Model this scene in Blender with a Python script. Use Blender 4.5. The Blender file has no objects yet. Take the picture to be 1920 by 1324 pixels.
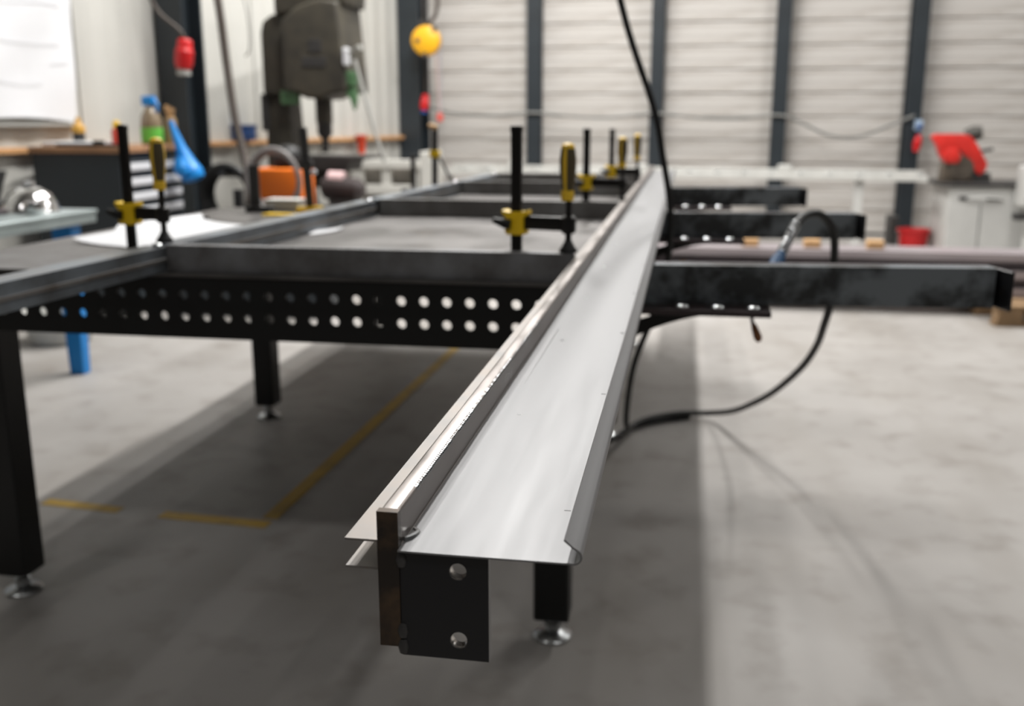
import bpy, bmesh, math, random
from mathutils import Vector, Matrix
random.seed(7)
S = bpy.context.scene
COL = S.collection
R = math.radians

# ------------------------------------------------------------------ camera
F = 1867.0
PITCH = math.atan(437 / F)
YAW = math.atan(330 / math.hypot(F, 437))
H = 1.16
cam_d = bpy.data.cameras.new('camera')
cam = bpy.data.objects.new('camera', cam_d)
COL.objects.link(cam)
cam_d.sensor_width = 36.0
cam_d.lens = 36.0 * F / 1920.0
cam_d.clip_start = 0.02
cam_d.clip_end = 200
cam.location = (0, 0, H)
cam.rotation_euler = (math.pi / 2 - PITCH, 0, YAW)
cam_d.dof.use_dof = True
cam_d.dof.focus_distance = 0.82
cam_d.dof.aperture_fstop = 5.2
S.camera = cam

# ------------------------------------------------------------------ light
S.view_settings.view_transform = 'Standard'
S.view_settings.look = 'None'
S.view_settings.gamma = 1.0
S.view_settings.use_curve_mapping = False
S.view_settings.exposure = 0.0
W = bpy.data.worlds.new('hall_daylight')
S.world = W
W.use_nodes = True
W.node_tree.nodes['Background'].inputs[0].default_value = (1.0, 0.985, 0.96, 1)
W.node_tree.nodes['Background'].inputs[1].default_value = 0.025


def strip(x, y0, y1, z, watts, w=0.16, color=(1.0, 0.98, 0.955)):
    ld = bpy.data.lights.new('strip_light', 'AREA')
    ld.shape = 'RECTANGLE'
    ld.size = w
    ld.size_y = y1 - y0
    ld.energy = watts
    ld.color = color
    o = bpy.data.objects.new('strip_light', ld)
    o.location = (x, (y0 + y1) / 2, z)
    COL.objects.link(o)
    return o


# rows of strip lamps under the hall roof, over the back half of the hall
for (lx, ly, e) in ((-0.75, 5.2, 165), (-0.75, 7.6, 155), (-1.5, 5.4, 60), (-1.9, 7.8, 110),
                    (2.6, 5.2, 34), (2.6, 7.6, 95), (5.6, 5.2, 22), (5.6, 7.6, 45)):
    strip(lx, ly - 1.0, ly + 1.0, 5.0, e * 1.2)
# a sparser row of short lamps over the front of the hall
for lx in (-3.4, 0.4, 1.9, 3.4, 4.9, 6.4):
    strip(lx, -1.85, -1.35, 5.0, 23, 0.12)

# ------------------------------------------------------------------ materials
MATS = {}


def nd(nt, t, **kw):
    n = nt.nodes.new(t)
    for k, v in kw.items():
        setattr(n, k, v)
    return n


def mat(name, col, rough=0.5, metal=0.0, var=0.0, scale=8.0, stretch=(1, 1, 1), bump=0.0,
        spec=0.5, col2=None, trans=0.0, rvar=0.0, detail=4.0, bscale=None, lo=0.35, hi=0.68, coat=0.0):
    """Principled material with object-space noise that mixes col and col2 (or a varied col)."""
    if name in MATS:
        return MATS[name]
    m = bpy.data.materials.new(name)
    m.use_nodes = True
    nt = m.node_tree
    b = nt.nodes['Principled BSDF']
    b.inputs['Roughness'].default_value = rough
    b.inputs['Metallic'].default_value = metal
    b.inputs['Specular IOR Level'].default_value = spec
    b.inputs['Transmission Weight'].default_value = trans
    b.inputs['Coat Weight'].default_value = coat
    c = tuple(col) + (1,)
    if col2 is None and var > 0:
        col2 = tuple(max(0, x * (1 - var)) for x in col)
    if col2 is None:
        b.inputs['Base Color'].default_value = c
    if col2 is not None or bump > 0 or rvar > 0:
        tc = nd(nt, 'ShaderNodeTexCoord')
        mp = nd(nt, 'ShaderNodeMapping')
        mp.inputs['Scale'].default_value = stretch
        nt.links.new(tc.outputs['Object'], mp.inputs[0])
        nz = nd(nt, 'ShaderNodeTexNoise')
        nz.inputs['Scale'].default_value = scale
        nz.inputs['Detail'].default_value = detail
        nz.inputs['Roughness'].default_value = 0.6
        nt.links.new(mp.outputs[0], nz.inputs['Vector'])
        if col2 is not None:
            rp = nd(nt, 'ShaderNodeValToRGB')
            rp.color_ramp.elements[0].position = lo
            rp.color_ramp.elements[0].color = tuple(col2) + (1,)
            rp.color_ramp.elements[1].position = hi
            rp.color_ramp.elements[1].color = c
            nt.links.new(nz.outputs[0], rp.inputs[0])
            nt.links.new(rp.outputs[0], b.inputs['Base Color'])
        if rvar > 0:
            mr = nd(nt, 'ShaderNodeMapRange')
            mr.inputs[1].default_value = 0.3
            mr.inputs[2].default_value = 0.7
            mr.inputs[3].default_value = max(0.02, rough - rvar)
            mr.inputs[4].default_value = min(1, rough + rvar)
            nt.links.new(nz.outputs[0], mr.inputs[0])
            nt.links.new(mr.outputs[0], b.inputs['Roughness'])
        if bump > 0:
            bp = nd(nt, 'ShaderNodeBump')
            bp.inputs['Strength'].default_value = bump
            bp.inputs['Distance'].default_value = 0.004
            src = nz
            if bscale:
                src = nd(nt, 'ShaderNodeTexNoise')
                src.inputs['Scale'].default_value = bscale
                nt.links.new(mp.outputs[0], src.inputs['Vector'])
            nt.links.new(src.outputs[0], bp.inputs['Height'])
            nt.links.new(bp.outputs[0], b.inputs['Normal'])
    MATS[name] = m
    return m


def concrete():
    m = bpy.data.materials.new('concrete_floor')
    m.use_nodes = True
    nt = m.node_tree
    b = nt.nodes['Principled BSDF']
    tc = nd(nt, 'ShaderNodeTexCoord')
    n1 = nd(nt, 'ShaderNodeTexNoise'); n1.inputs['Scale'].default_value = 1.3; n1.inputs['Detail'].default_value = 6
    n2 = nd(nt, 'ShaderNodeTexNoise'); n2.inputs['Scale'].default_value = 7; n2.inputs['Detail'].default_value = 5
    mp = nd(nt, 'ShaderNodeMapping'); mp.inputs['Scale'].default_value = (1.0, 0.35, 1); mp.inputs['Rotation'].default_value = (0, 0, 0.5)
    n3 = nd(nt, 'ShaderNodeTexNoise'); n3.inputs['Scale'].default_value = 2.4; n3.inputs['Detail'].default_value = 3
    for n in (n1, n2):
        nt.links.new(tc.outputs['Object'], n.inputs['Vector'])
    nt.links.new(tc.outputs['Object'], mp.inputs[0])
    nt.links.new(mp.outputs[0], n3.inputs['Vector'])
    r1 = nd(nt, 'ShaderNodeValToRGB')
    r1.color_ramp.elements[0].position = 0.3; r1.color_ramp.elements[0].color = (0.293, 0.277, 0.26, 1)
    r1.color_ramp.elements[1].position = 0.7; r1.color_ramp.elements[1].color = (0.375, 0.36, 0.343, 1)
    nt.links.new(n1.outputs[0], r1.inputs[0])
    r2 = nd(nt, 'ShaderNodeValToRGB')
    r2.color_ramp.elements[0].position = 0.27; r2.color_ramp.elements[0].color = (0.78, 0.76, 0.74, 1)
    r2.color_ramp.elements[1].position = 0.48; r2.color_ramp.elements[1].color = (1, 1, 1, 1)
    nt.links.new(n2.outputs[0], r2.inputs[0])
    r3 = nd(nt, 'ShaderNodeValToRGB')
    r3.color_ramp.elements[0].position = 0.25; r3.color_ramp.elements[0].color = (0.80, 0.78, 0.75, 1)
    r3.color_ramp.elements[1].position = 0.5; r3.color_ramp.elements[1].color = (1, 1, 1, 1)
    nt.links.new(n3.outputs[0], r3.inputs[0])
    mx = nd(nt, 'ShaderNodeMix', data_type='RGBA', blend_type='MULTIPLY'); mx.inputs[0].default_value = 1
    nt.links.new(r1.outputs[0], mx.inputs[6]); nt.links.new(r2.outputs[0], mx.inputs[7])
    my = nd(nt, 'ShaderNodeMix', data_type='RGBA', blend_type='MULTIPLY'); my.inputs[0].default_value = 1
    nt.links.new(mx.outputs[2], my.inputs[6]); nt.links.new(r3.outputs[0], my.inputs[7])
    nt.links.new(my.outputs[2], b.inputs['Base Color'])
    b.inputs['Roughness'].default_value = 0.55
    b.inputs['Specular IOR Level'].default_value = 0.35
    return m


M_floor = concrete()
M_wallb = mat('panel_offwhite', (0.49, 0.468, 0.44), 0.6, var=0.0, col2=(0.32, 0.285, 0.25), scale=1.5,
              stretch=(0.6, 1, 5.0), lo=0.30, hi=0.52, detail=6)
M_ceil = mat('ceiling_grey', (0.34, 0.335, 0.325), 0.7, var=0.05, scale=2)
M_walll = mat('panel_white', (0.52, 0.515, 0.48), 0.6, var=0.06, scale=2)
M_darksteel = mat('painted_anthracite', (0.020, 0.027, 0.033), 0.45, var=0.3, scale=3)
M_wood = mat('pine_trim', (0.62, 0.33, 0.14), 0.6, var=0.3, scale=6, stretch=(1, 1, 6))
M_sheet = mat('galvanised_sheet', (0.235, 0.236, 0.24), 0.50, 0.55, col2=(0.212, 0.213, 0.217), scale=5,
              stretch=(8, 0.5, 1), rvar=0.05, spec=0.3)
M_rail = mat('ground_steel', (0.36, 0.33, 0.315), 0.38, 0.9, col2=(0.22, 0.20, 0.19), scale=30,
             stretch=(1, 0.25, 1), rvar=0.12, bump=0.05)
M_chan = mat('rusty_channel_steel', (0.24, 0.235, 0.23), 0.5, 0.8, col2=(0.19, 0.165, 0.145), scale=14, rvar=0.1)
M_mill = mat('mill_scale_steel', (0.21, 0.215, 0.225), 0.46, 0.3, col2=(0.10, 0.095, 0.092), scale=9, rvar=0.12, spec=0.4)
M_millgrey = mat('mill_scale_grey', (0.27, 0.27, 0.265), 0.45, 0.35, col2=(0.15, 0.142, 0.135), scale=7, rvar=0.12, spec=0.4)
M_millarm = mat('mill_scale_arm', (0.17, 0.19, 0.205), 0.42, 0.35, col2=(0.035, 0.037, 0.038), lo=0.42, hi=0.58, scale=8, rvar=0.1, spec=0.4)
M_endblk = mat('burnt_plate', (0.012, 0.012, 0.014), 0.30, 0.3, col2=(0.05, 0.032, 0.015), scale=10, lo=0.2, hi=0.42)
M_railend = mat('burnt_bar_end', (0.030, 0.024, 0.020), 0.25, 0.6, col2=(0.11, 0.07, 0.04), scale=24, lo=0.3, hi=0.55)
M_hole = mat('bright_hole_edge', (0.62, 0.60, 0.57), 0.25, 1.0)
M_black = mat('black_lacquer', (0.006, 0.006, 0.006), 0.42, spec=0.35)
M_top = mat('table_plate', (0.135, 0.127, 0.122), 0.42, 0.5, col2=(0.085, 0.08, 0.077), scale=5, rvar=0.12)
M_zinc = mat('zinc', (0.62, 0.64, 0.65), 0.28, 1.0, var=0.3, scale=30)
M_yellow = mat('yellow_plastic', (0.97, 0.63, 0.010), 0.45)
M_yellowh = mat('yellow_handle', (0.88, 0.56, 0.03), 0.5)
M_clampbar = mat('clamp_black_steel', (0.014, 0.012, 0.011), 0.40, 0.3, var=0.3, scale=20)
M_grip = mat('grip_olive', (0.075, 0.055, 0.022), 0.6)
M_rubber = mat('black_rubber', (0.010, 0.010, 0.010), 0.5, spec=0.35)
M_paper = mat('paper', (0.70, 0.71, 0.73), 0.6, var=0.03)
M_blue = mat('blue_paint', (0.005, 0.22, 0.62), 0.4)
M_bluedk = mat('blue_plastic', (0.005, 0.055, 0.22), 0.45)
M_bluefit = mat('blue_fitting', (0.006, 0.055, 0.14), 0.6, spec=0.2)
M_red = mat('red_plastic', (0.55, 0.010, 0.012), 0.4)
M_redsaw = mat('saw_red', (0.68, 0.030, 0.022), 0.4, var=0.3, scale=8)
M_orange = mat('orange_paint', (0.80, 0.17, 0.008), 0.45)
M_green = mat('green_label', (0.13, 0.48, 0.06), 0.5)
M_greenm = mat('machine_green', (0.10, 0.22, 0.10), 0.5, var=0.3)
M_drill = mat('drill_olive', (0.062, 0.054, 0.038), 0.55, col2=(0.030, 0.027, 0.021), scale=5)
M_grey = mat('machine_grey', (0.55, 0.55, 0.53), 0.5, var=0.1, scale=4)
M_lgrey = mat('light_grey_metal', (0.60, 0.60, 0.57), 0.45, 0.1, var=0.15, scale=6)
M_bench = mat('bench_zinc', (0.36, 0.42, 0.42), 0.4, 0.5, var=0.2, scale=5)
M_cab = mat('cabinet_anthracite', (0.022, 0.030, 0.037), 0.5, var=0.2, scale=2)
M_handle = mat('pale_handle', (0.66, 0.67, 0.70), 0.4)
M_tube = mat('plum_tube', (0.50, 0.45, 0.47), 0.40, 0.35, col2=(0.34, 0.30, 0.315), scale=6, stretch=(0.3, 4, 4))
M_pallet = mat('pallet_wood', (0.33, 0.21, 0.11), 0.8, var=0.4, scale=10)
M_blockw = mat('pale_wood', (0.62, 0.38, 0.18), 0.7, var=0.2, scale=20)
M_brown = mat('brown_sheath', (0.06, 0.047, 0.038), 0.6)
M_greyc = mat('grey_sheath', (0.33, 0.33, 0.31), 0.6)
M_chrome = mat('polished_steel', (0.75, 0.75, 0.75), 0.15, 1.0, bump=0.2, scale=18)
M_tape = mat('yellow_floor_tape', (0.50, 0.31, 0.035), 0.6, col2=(0.30, 0.20, 0.05), scale=9, lo=0.3, hi=0.5)
M_copper = mat('copper_brown', (0.25, 0.10, 0.035), 0.5, 0.2, var=0.4, scale=30)
M_glass = mat('clear_plastic', (0.30, 0.23, 0.15), 0.2, trans=0.35)
M_dkgrey = mat('dark_grey_steel', (0.05, 0.048, 0.047), 0.5, 0.2, var=0.3)
M_ink = mat('ink', (0.02, 0.02, 0.02), 0.6)
M_pink = mat('pale_red', (0.62, 0.10, 0.08), 0.5)

# ------------------------------------------------------------------ mesh helpers
ORG = {}


def new_bm():
    return bmesh.new()


def box(bm, x0, x1, y0, y1, z0, z1, mtx=None):
    vs = [bm.verts.new(v) for v in ((x0, y0, z0), (x1, y0, z0), (x1, y1, z0), (x0, y1, z0),
                                    (x0, y0, z1), (x1, y0, z1), (x1, y1, z1), (x0, y1, z1))]
    if mtx is not None:
        for v in vs:
            v.co = mtx @ v.co
    for f in ((3, 2, 1, 0), (4, 5, 6, 7), (0, 1, 5, 4), (1, 2, 6, 5), (2, 3, 7, 6), (3, 0, 4, 7)):
        bm.faces.new([vs[i] for i in f])
    return bm


def bbox(x0, x1, y0, y1, z0, z1, bev=0.0, seg=1, mtx=None):
    bm = new_bm()
    box(bm, x0, x1, y0, y1, z0, z1, mtx)
    if bev > 0:
        bmesh.ops.bevel(bm, geom=list(bm.edges), offset=bev, segments=seg, affect='EDGES', profile=0.6)
    return bm


def prism(bm, pts, a0, a1, axis='y'):
    """Extrude a 2D outline: axis y uses (x,z), axis x uses (y,z), axis z uses (x,y)."""
    def mk(p, a):
        return {'y': (p[0], a, p[1]), 'x': (a, p[0], p[1]), 'z': (p[0], p[1], a)}[axis]
    A = [bm.verts.new(mk(p, a0)) for p in pts]
    B = [bm.verts.new(mk(p, a1)) for p in pts]
    n = len(pts)
    for i in range(n):
        bm.faces.new((A[i], A[(i + 1) % n], B[(i + 1) % n], B[i]))
    bm.faces.new(A[::-1])
    bm.faces.new(B)
    bmesh.ops.recalc_face_normals(bm, faces=list(bm.faces))
    return bm


def frame_of(d):
    d = Vector(d).normalized()
    up = Vector((0, 0, 1)) if abs(d.z) < 0.9 else Vector((1, 0, 0))
    a = d.cross(up).normalized()
    return a, a.cross(d).normalized()


def tube(bm, pts, r, n=10, cap=True, sub=0):
    """Sweep a circle along points; r may be a number or a list."""
    P = [Vector(p) for p in pts]
    if sub:
        Q = []
        for i in range(len(P) - 1):
            p0 = P[i - 1] if i else P[i] * 2 - P[i + 1]
            p1, p2 = P[i], P[i + 1]
            p3 = P[i + 2] if i + 2 < len(P) else P[i + 1] * 2 - P[i]
            for k in range(sub):
                t = k / sub
                Q.append(0.5 * ((2 * p1) + (p2 - p0) * t + (2 * p0 - 5 * p1 + 4 * p2 - p3) * t * t + (3 * p1 - p0 - 3 * p2 + p3) * t ** 3))
        Q.append(P[-1])
        if isinstance(r, (list, tuple)):
            r = [r[i] + (r[i + 1] - r[i]) * k / sub for i in range(len(P) - 1) for k in range(sub)] + [r[-1]]
        P = Q
    rs = r if isinstance(r, (list, tuple)) else [r] * len(P)
    rings = []
    a = None
    for i, p in enumerate(P):
        d = (P[min(i + 1, len(P) - 1)] - P[max(i - 1, 0)]).normalized()
        if a is None:
            a, b = frame_of(d)
        else:
            a = (a - d * a.dot(d)).normalized()
            b = d.cross(a).normalized()
        if i == 0:
            b = d.cross(a).normalized()
        rings.append([bm.verts.new(p + (a * math.cos(2 * math.pi * k / n) + b * math.sin(2 * math.pi * k / n)) * rs[i]) for k in range(n)])
    for i in range(len(rings) - 1):
        for k in range(n):
            bm.faces.new((rings[i][k], rings[i][(k + 1) % n], rings[i + 1][(k + 1) % n], rings[i + 1][k]))
    if cap:
        bm.faces.new(rings[0][::-1])
        bm.faces.new(rings[-1])
    return bm


def lathe(bm, prof, c=(0, 0, 0), n=24, mtx=None):
    """Profile of (radius, z) around the vertical axis through c."""
    rings = []
    for (r, z) in prof:
        r = max(r, 1e-4)
        ring = []
        for k in range(n):
            v = Vector((r * math.cos(2 * math.pi * k / n), r * math.sin(2 * math.pi * k / n), z))
            if mtx is not None:
                v = mtx @ v
            ring.append(bm.verts.new(v + Vector(c)))
        rings.append(ring)
    for i in range(len(rings) - 1):
        for k in range(n):
            bm.faces.new((rings[i][k], rings[i][(k + 1) % n], rings[i + 1][(k + 1) % n], rings[i + 1][k]))
    bm.faces.new(rings[0][::-1])
    bm.faces.new(rings[-1])
    return bm


def bevel_sharp(bm, off, seg=2, ang=35):
    es = [e for e in bm.edges if len(e.link_faces) == 2 and e.calc_face_angle(0) > R(ang)]
    bmesh.ops.bevel(bm, geom=es, offset=off, segments=seg, affect='EDGES', profile=0.6)
    return bm


def link_mesh(name, bm, m, org, smooth):
    bmesh.ops.translate(bm, verts=list(bm.verts), vec=-Vector(org))
    me = bpy.data.meshes.new(name)
    bmesh.ops.recalc_face_normals(bm, faces=list(bm.faces))
    bm.to_mesh(me)
    bm.free()
    me.materials.append(m)
    if smooth:
        for p in me.polygons:
            p.use_smooth = True
        try:
            me.set_sharp_from_angle(angle=R(40))
        except Exception:
            pass
    o = bpy.data.objects.new(name, me)
    COL.objects.link(o)
    return o


def part(name, bm, m, parent, smooth=False, label=None):
    """A part modelled in world coordinates, hung under its thing."""
    o = link_mesh(name, bm, m, ORG[parent.name], smooth)
    o.parent = parent
    ORG[o.name] = ORG[parent.name]
    if label:
        o['label'] = label
    return o


def tag(o, label=None, cat=None, group=None, kind=None):
    if label: o['label'] = label
    if cat: o['category'] = cat
    if group: o['group'] = group
    if kind: o['kind'] = kind
    return o


def thing(name, label, cat, loc, group=None):
    o = bpy.data.objects.new(name, None)
    o.empty_display_size = 0.05
    o.location = loc
    COL.objects.link(o)
    ORG[o.name] = Vector(loc)
    return tag(o, label, cat, group)


def single(name, bm, m, label, cat, loc, group=None, smooth=False):
    o = link_mesh(name, bm, m, loc, smooth)
    o.location = loc
    ORG[o.name] = Vector(loc)
    return tag(o, label, cat, group)


def struct(name, bm, m, loc=(0, 0, 0), smooth=False):
    o = link_mesh(name, bm, m, loc, smooth)
    o.location = loc
    ORG[o.name] = Vector(loc)
    return tag(o, kind='structure')


def instance(name, me, parent, loc, rot=(0, 0, 0), scale=(1, 1, 1)):
    """Another copy of a piece that shares its mesh data."""
    o = bpy.data.objects.new(name, me)
    o.location = loc
    o.rotation_euler = rot
    o.scale = scale
    COL.objects.link(o)
    o.parent = parent
    ORG[o.name] = ORG[parent.name]
    return o


# ------------------------------------------------------------------ the hall
floor = struct('floor', bbox(-9, 9, -5, 12.5, -0.1, 0), M_floor)
YB = 10.8
ceiling = struct('ceiling', bbox(-9, 9, -5, 12.5, 5.2, 5.3), M_ceil)
# back wall: a backing with one horizontal sheet panel per course and bay
wall_b = struct('wall_back', bbox(-3.2, 8.0, YB + 0.05, YB + 0.15, 0, 5.2), M_wallb)
BAY = [-2.95, -1.63, -0.33, 0.925, 2.20, 3.50, 4.80]
PH = 0.235


def panel_mesh(w):
    bm = new_bm()
    prof = [(0.05, 0.0), (0.0, 0.006), (-0.001, 0.03), (0.002, 0.075), (-0.001, 0.12), (0.002, 0.165), (-0.001, 0.205), (0.004, PH - 0.004), (0.05, PH)]
    A = [bm.verts.new((0, y, z)) for y, z in prof]
    B = [bm.verts.new((w, y, z)) for y, z in prof]
    for i in range(len(prof) - 1):
        bm.faces.new((A[i], B[i], B[i + 1], A[i + 1]))
    bm.faces.new(A[::-1]); bm.faces.new(B)
    bmesh.ops.recalc_face_normals(bm, faces=list(bm.faces))
    me = bpy.data.meshes.new('wall_panel')
    bm.to_mesh(me); bm.free()
    me.materials.append(M_wallb)
    return me


for i in range(len(BAY) - 1):
    me = panel_mesh(BAY[i + 1] - BAY[i] - 0.01)
    for k in range(22):
        instance('wall_panel', me, wall_b, (BAY[i], YB + random.uniform(-0.008, 0.004), k * PH + 0.02),
                 (R(random.uniform(-0.5, 0.5)), 0, 0))

# left wall runs back to the corner at an angle of its own
LC = Vector((-2.9, 10.8, 0)); LU = Vector((-0.196, -0.98, 0)).normalized(); LN = Vector((0.98, -0.196, 0)).normalized()


def wl(s, off=0.0, z=0.0):
    """Point on the left wall: s metres from the corner towards the viewer, off metres into the room."""
    return LC + LU * s + LN * off + Vector((0, 0, z))


def wall_mtx(s, off, z):
    m = Matrix.Identity(4)
    m.col[0][:3] = LU; m.col[1][:3] = LN; m.col[2][:3] = (0, 0, 1); m.col[3][:3] = wl(s, off, z)
    return m


wall_l = struct('wall_left', bbox(-0.3, 9.5, -0.2, -0.05, 0, 5.15, mtx=wall_mtx(0, 0, 0)), M_walll)
PW = 0.95
bm = new_bm()
prof = [(0, -0.05), (0.008, 0.0)]
x = 0.03
while x < PW - 0.09:
    prof += [(x, 0.0), (x + 0.06, 0.010), (x + 0.12, 0.010), (x + 0.18, 0.0)]
    x += 0.24
prof += [(PW - 0.01, 0.0), (PW, -0.05)]
A = [bm.verts.new((a, b, 0)) for a, b in prof]; B = [bm.verts.new((a, b, 5.15)) for a, b in prof]
for i in range(len(prof) - 1):
    bm.faces.new((A[i], A[i + 1], B[i + 1], B[i]))
bm.faces.new(A); bm.faces.new(B[::-1])
bmesh.ops.recalc_face_normals(bm, faces=list(bm.faces))
pme = bpy.data.meshes.new('wall_panel'); bm.to_mesh(pme); bm.free(); pme.materials.append(M_walll)
for k in range(9):
    o = instance('wall_panel', pme, wall_l, (0, 0, 0))
    o.matrix_local = wall_mtx(0.1 + k * (PW + 0.004), 0, 0)
trim = struct('trim_1', bbox(0.05, 9.3, 0.012, 0.07, 0.965, 1.0, 0.004, mtx=wall_mtx(0, 0, 0)), M_wood)

# yellow marking tape on the floor
for (a, b, w) in (((-1.93, 2.63), (-1.66, 2.605), 0.045), ((-1.52, 2.595), (-1.17, 2.575), 0.05), ((-1.185, 2.62), (-1.15, 4.95), 0.05)):
    a = Vector(a); b = Vector(b); n = Vector((-(b - a).y, (b - a).x)).normalized() * w / 2
    bm = new_bm()
    prism(bm, [tuple(a + n), tuple(a - n), tuple(b - n), tuple(b + n)], 0.0002, 0.0018, 'z')
    part('floor_marking', bm, M_tape, floor)


# steel posts on the back wall
def back_post(x, w, z0, label):
    t = thing('steel_post', label, 'post', (x, YB - 0.12, 0), 'posts of the panelled back wall')
    part('web', bbox(x - 0.012, x + 0.012, YB - 0.17, YB - 0.03, z0, 5.15), M_darksteel, t)
    part('flange', bbox(x - w / 2, x + w / 2, YB - 0.19, YB - 0.165, z0, 5.15, 0.003), M_darksteel, t)
    part('flange', bbox(x - w / 2, x + w / 2, YB - 0.035, YB - 0.012, z0, 5.15, 0.003), M_darksteel, t)
    part('base_plate', bbox(x - w / 2 - 0.03, x + w / 2 + 0.03, YB - 0.22, YB - 0.012, 0, 0.02), M_darksteel, t)
    return t


back_post(-1.60, 0.145, 0.02, 'dark steel wall post behind the second clamp, left of the hanging hose')
back_post(-0.33, 0.135, 0.02, 'dark steel wall post crossed by the black hanging hose')
back_post(0.905, 0.135, 0.02, 'dark steel wall post between the hanging hose and the red bucket')
back_post(2.19, 0.15, 0.02, 'dark steel wall post behind the red bucket')


def h_column(s, off, w, d, label):
    base = wl(s, off)
    t = thing('steel_column', label, 'column', base)
    mt = wall_mtx(s, off, 0)
    part('flange', bbox(-w / 2, -w / 2 + 0.02, -d / 2, d / 2, 0, 5.15, 0.003, mtx=mt), M_darksteel, t)
    part('flange', bbox(w / 2 - 0.02, w / 2, -d / 2, d / 2, 0, 5.15, 0.003, mtx=mt), M_darksteel, t)
    part('web', bbox(-w / 2 + 0.018, w / 2 - 0.018, -0.012, 0.012, 0, 5.15, mtx=mt), M_darksteel, t)
    part('base_plate', bbox(-w / 2 - 0.04, w / 2 + 0.04, -d / 2 - 0.03, d / 2 + 0.03, 0, 0.025, mtx=mt), M_darksteel, t)
    return t


h_column(4.02, 0.14, 0.22, 0.24, 'dark steel column on the left wall with a red plug')
h_column(0.35, 0.14, 0.24, 0.24, 'dark steel corner column beside the yellow hose reel')

# ------------------------------------------------------------------ welding table
TX0, TX1, TY0, TY1 = -1.76, -0.207, 2.035, 5.30
ZT = 0.829
tbl = thing('welding_table', 'black perforated welding table with levelling feet under the steel bars', 'table', (-0.98, 3.6, 0))


def perf_plate(bm, x0, x1, z0, z1, xs, zs, pitch, r, th, mtx, n=14):
    """Plate in local x-z, thickness along local y, with a through hole at every (xs, zs)."""
    def V(x, y, z):
        return bm.verts.new(mtx @ Vector((x, y, z)))

    def quad(a, b, c, d):
        bm.faces.new((a, b, c, d))

    def slab(a0, a1, c0, c1):
        for y in (0, th):
            quad(V(a0, y, c0), V(a1, y, c0), V(a1, y, c1), V(a0, y, c1))
    h = pitch / 2
    xa, xb = min(xs) - h, max(xs) + h
    za, zb = min(zs) - h, max(zs) + h
    slab(x0, x1, z0, za); slab(x0, x1, zb, z1); slab(x0, xa, za, zb); slab(xb, x1, za, zb)
    for cx in xs:
        for cz in zs:
            for y in (0, th):
                C, Q = [], []
                for k in range(n):
                    a = 2 * math.pi * k / n + math.pi / n
                    c, s = math.cos(a), math.sin(a)
                    f = h / max(abs(c), abs(s))
                    C.append(V(cx + r * c, y, cz + r * s)); Q.append(V(cx + f * c, y, cz + f * s))
                for k in range(n):
                    j = (k + 1) % n
                    quad(C[k], C[j], Q[j], Q[k])
                    p, q = Q[k].co, Q[j].co
                for sx, sz in ((1, 1), (1, -1), (-1, 1), (-1, -1)):
                    corner = mtx @ Vector((cx + sx * h, y, cz + sz * h))
                    qs = sorted(Q, key=lambda v: (v.co - corner).length)[:2]
                    bm.faces.new((qs[0], qs[1], bm.verts.new(corner)))
            A = []
            for y in (0, th):
                A.append([V(cx + r * math.cos(2 * math.pi * k / n + math.pi / n), y, cz + r * math.sin(2 * math.pi * k / n + math.pi / n)) for k in range(n)])
            for k in range(n):
                j = (k + 1) % n
                quad(A[0][k], A[0][j], A[1][j], A[1][k])
    for (a, b) in (((x0, z0), (x1, z0)), ((x1, z0), (x1, z1)), ((x1, z1), (x0, z1)), ((x0, z1), (x0, z0))):
        quad(V(a[0], 0, a[1]), V(b[0], 0, b[1]), V(b[0], th, b[1]), V(a[0], th, a[1]))


ZS = [0.731, 0.7805]
PT = 0.0502
bm = new_bm()
perf_plate(bm, TX0, TX1, 0.682, ZT - 0.004, [-0.3416 + PT * k for k in range(1, -28, -1)], ZS, PT, 0.0106, 0.010, Matrix.Translation((0, TY0, 0)))
part('front_apron', bm, M_black, tbl)
bm = new_bm()
perf_plate(bm, -1.26, TX1, 0.682, ZT - 0.004, [-0.3416 + PT * k for k in range(1, -17, -1)], ZS, PT, 0.0106, 0.010, Matrix.Translation((0, TY1 - 0.01, 0)), 8)
part('rear_apron', bm, M_black, tbl)
for xx, ye in ((TX0, 3.65), (TX1 - 0.01, TY1 - 0.01)):
    mt = Matrix.Translation((xx + 0.01, 0, 0)) @ Matrix.Rotation(R(90), 4, 'Z')
    bm = new_bm()
    perf_plate(bm, TY0 + 0.01, ye, 0.682, ZT - 0.004, [TY0 + 0.1 + PT * k for k in range(62 if ye > 4 else 30)], ZS, PT, 0.0106, 0.010, mt, 8)
    part('side_apron', bm, M_black, tbl)
part('top_plate', bbox(TX0 - 0.004, TX1 + 0.004, TY0 - 0.006, 3.66, ZT - 0.008, ZT, 0.0012), M_top, tbl)
part('top_plate', bbox(-1.31, TX1 + 0.004, 3.6615, TY1 + 0.006, ZT - 0.008, ZT, 0.0012), M_top, tbl)
part('shade_shelf', bbox(TX0, -1.26, 3.665, TY1, 0.692, 0.702, 0.0012), M_black, tbl)  # added plate, out of sight, keeps lamp light off the floor below
part('shelf_web', bbox(-1.272, -1.262, 3.665, TY1 - 0.012, 0.7025, ZT - 0.0085), M_black, tbl)
part('cross_beam', bbox(TX0 + 0.011, TX1 - 0.011, 3.57, 3.65, 0.69, ZT - 0.009, 0.003), M_black, tbl)


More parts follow.
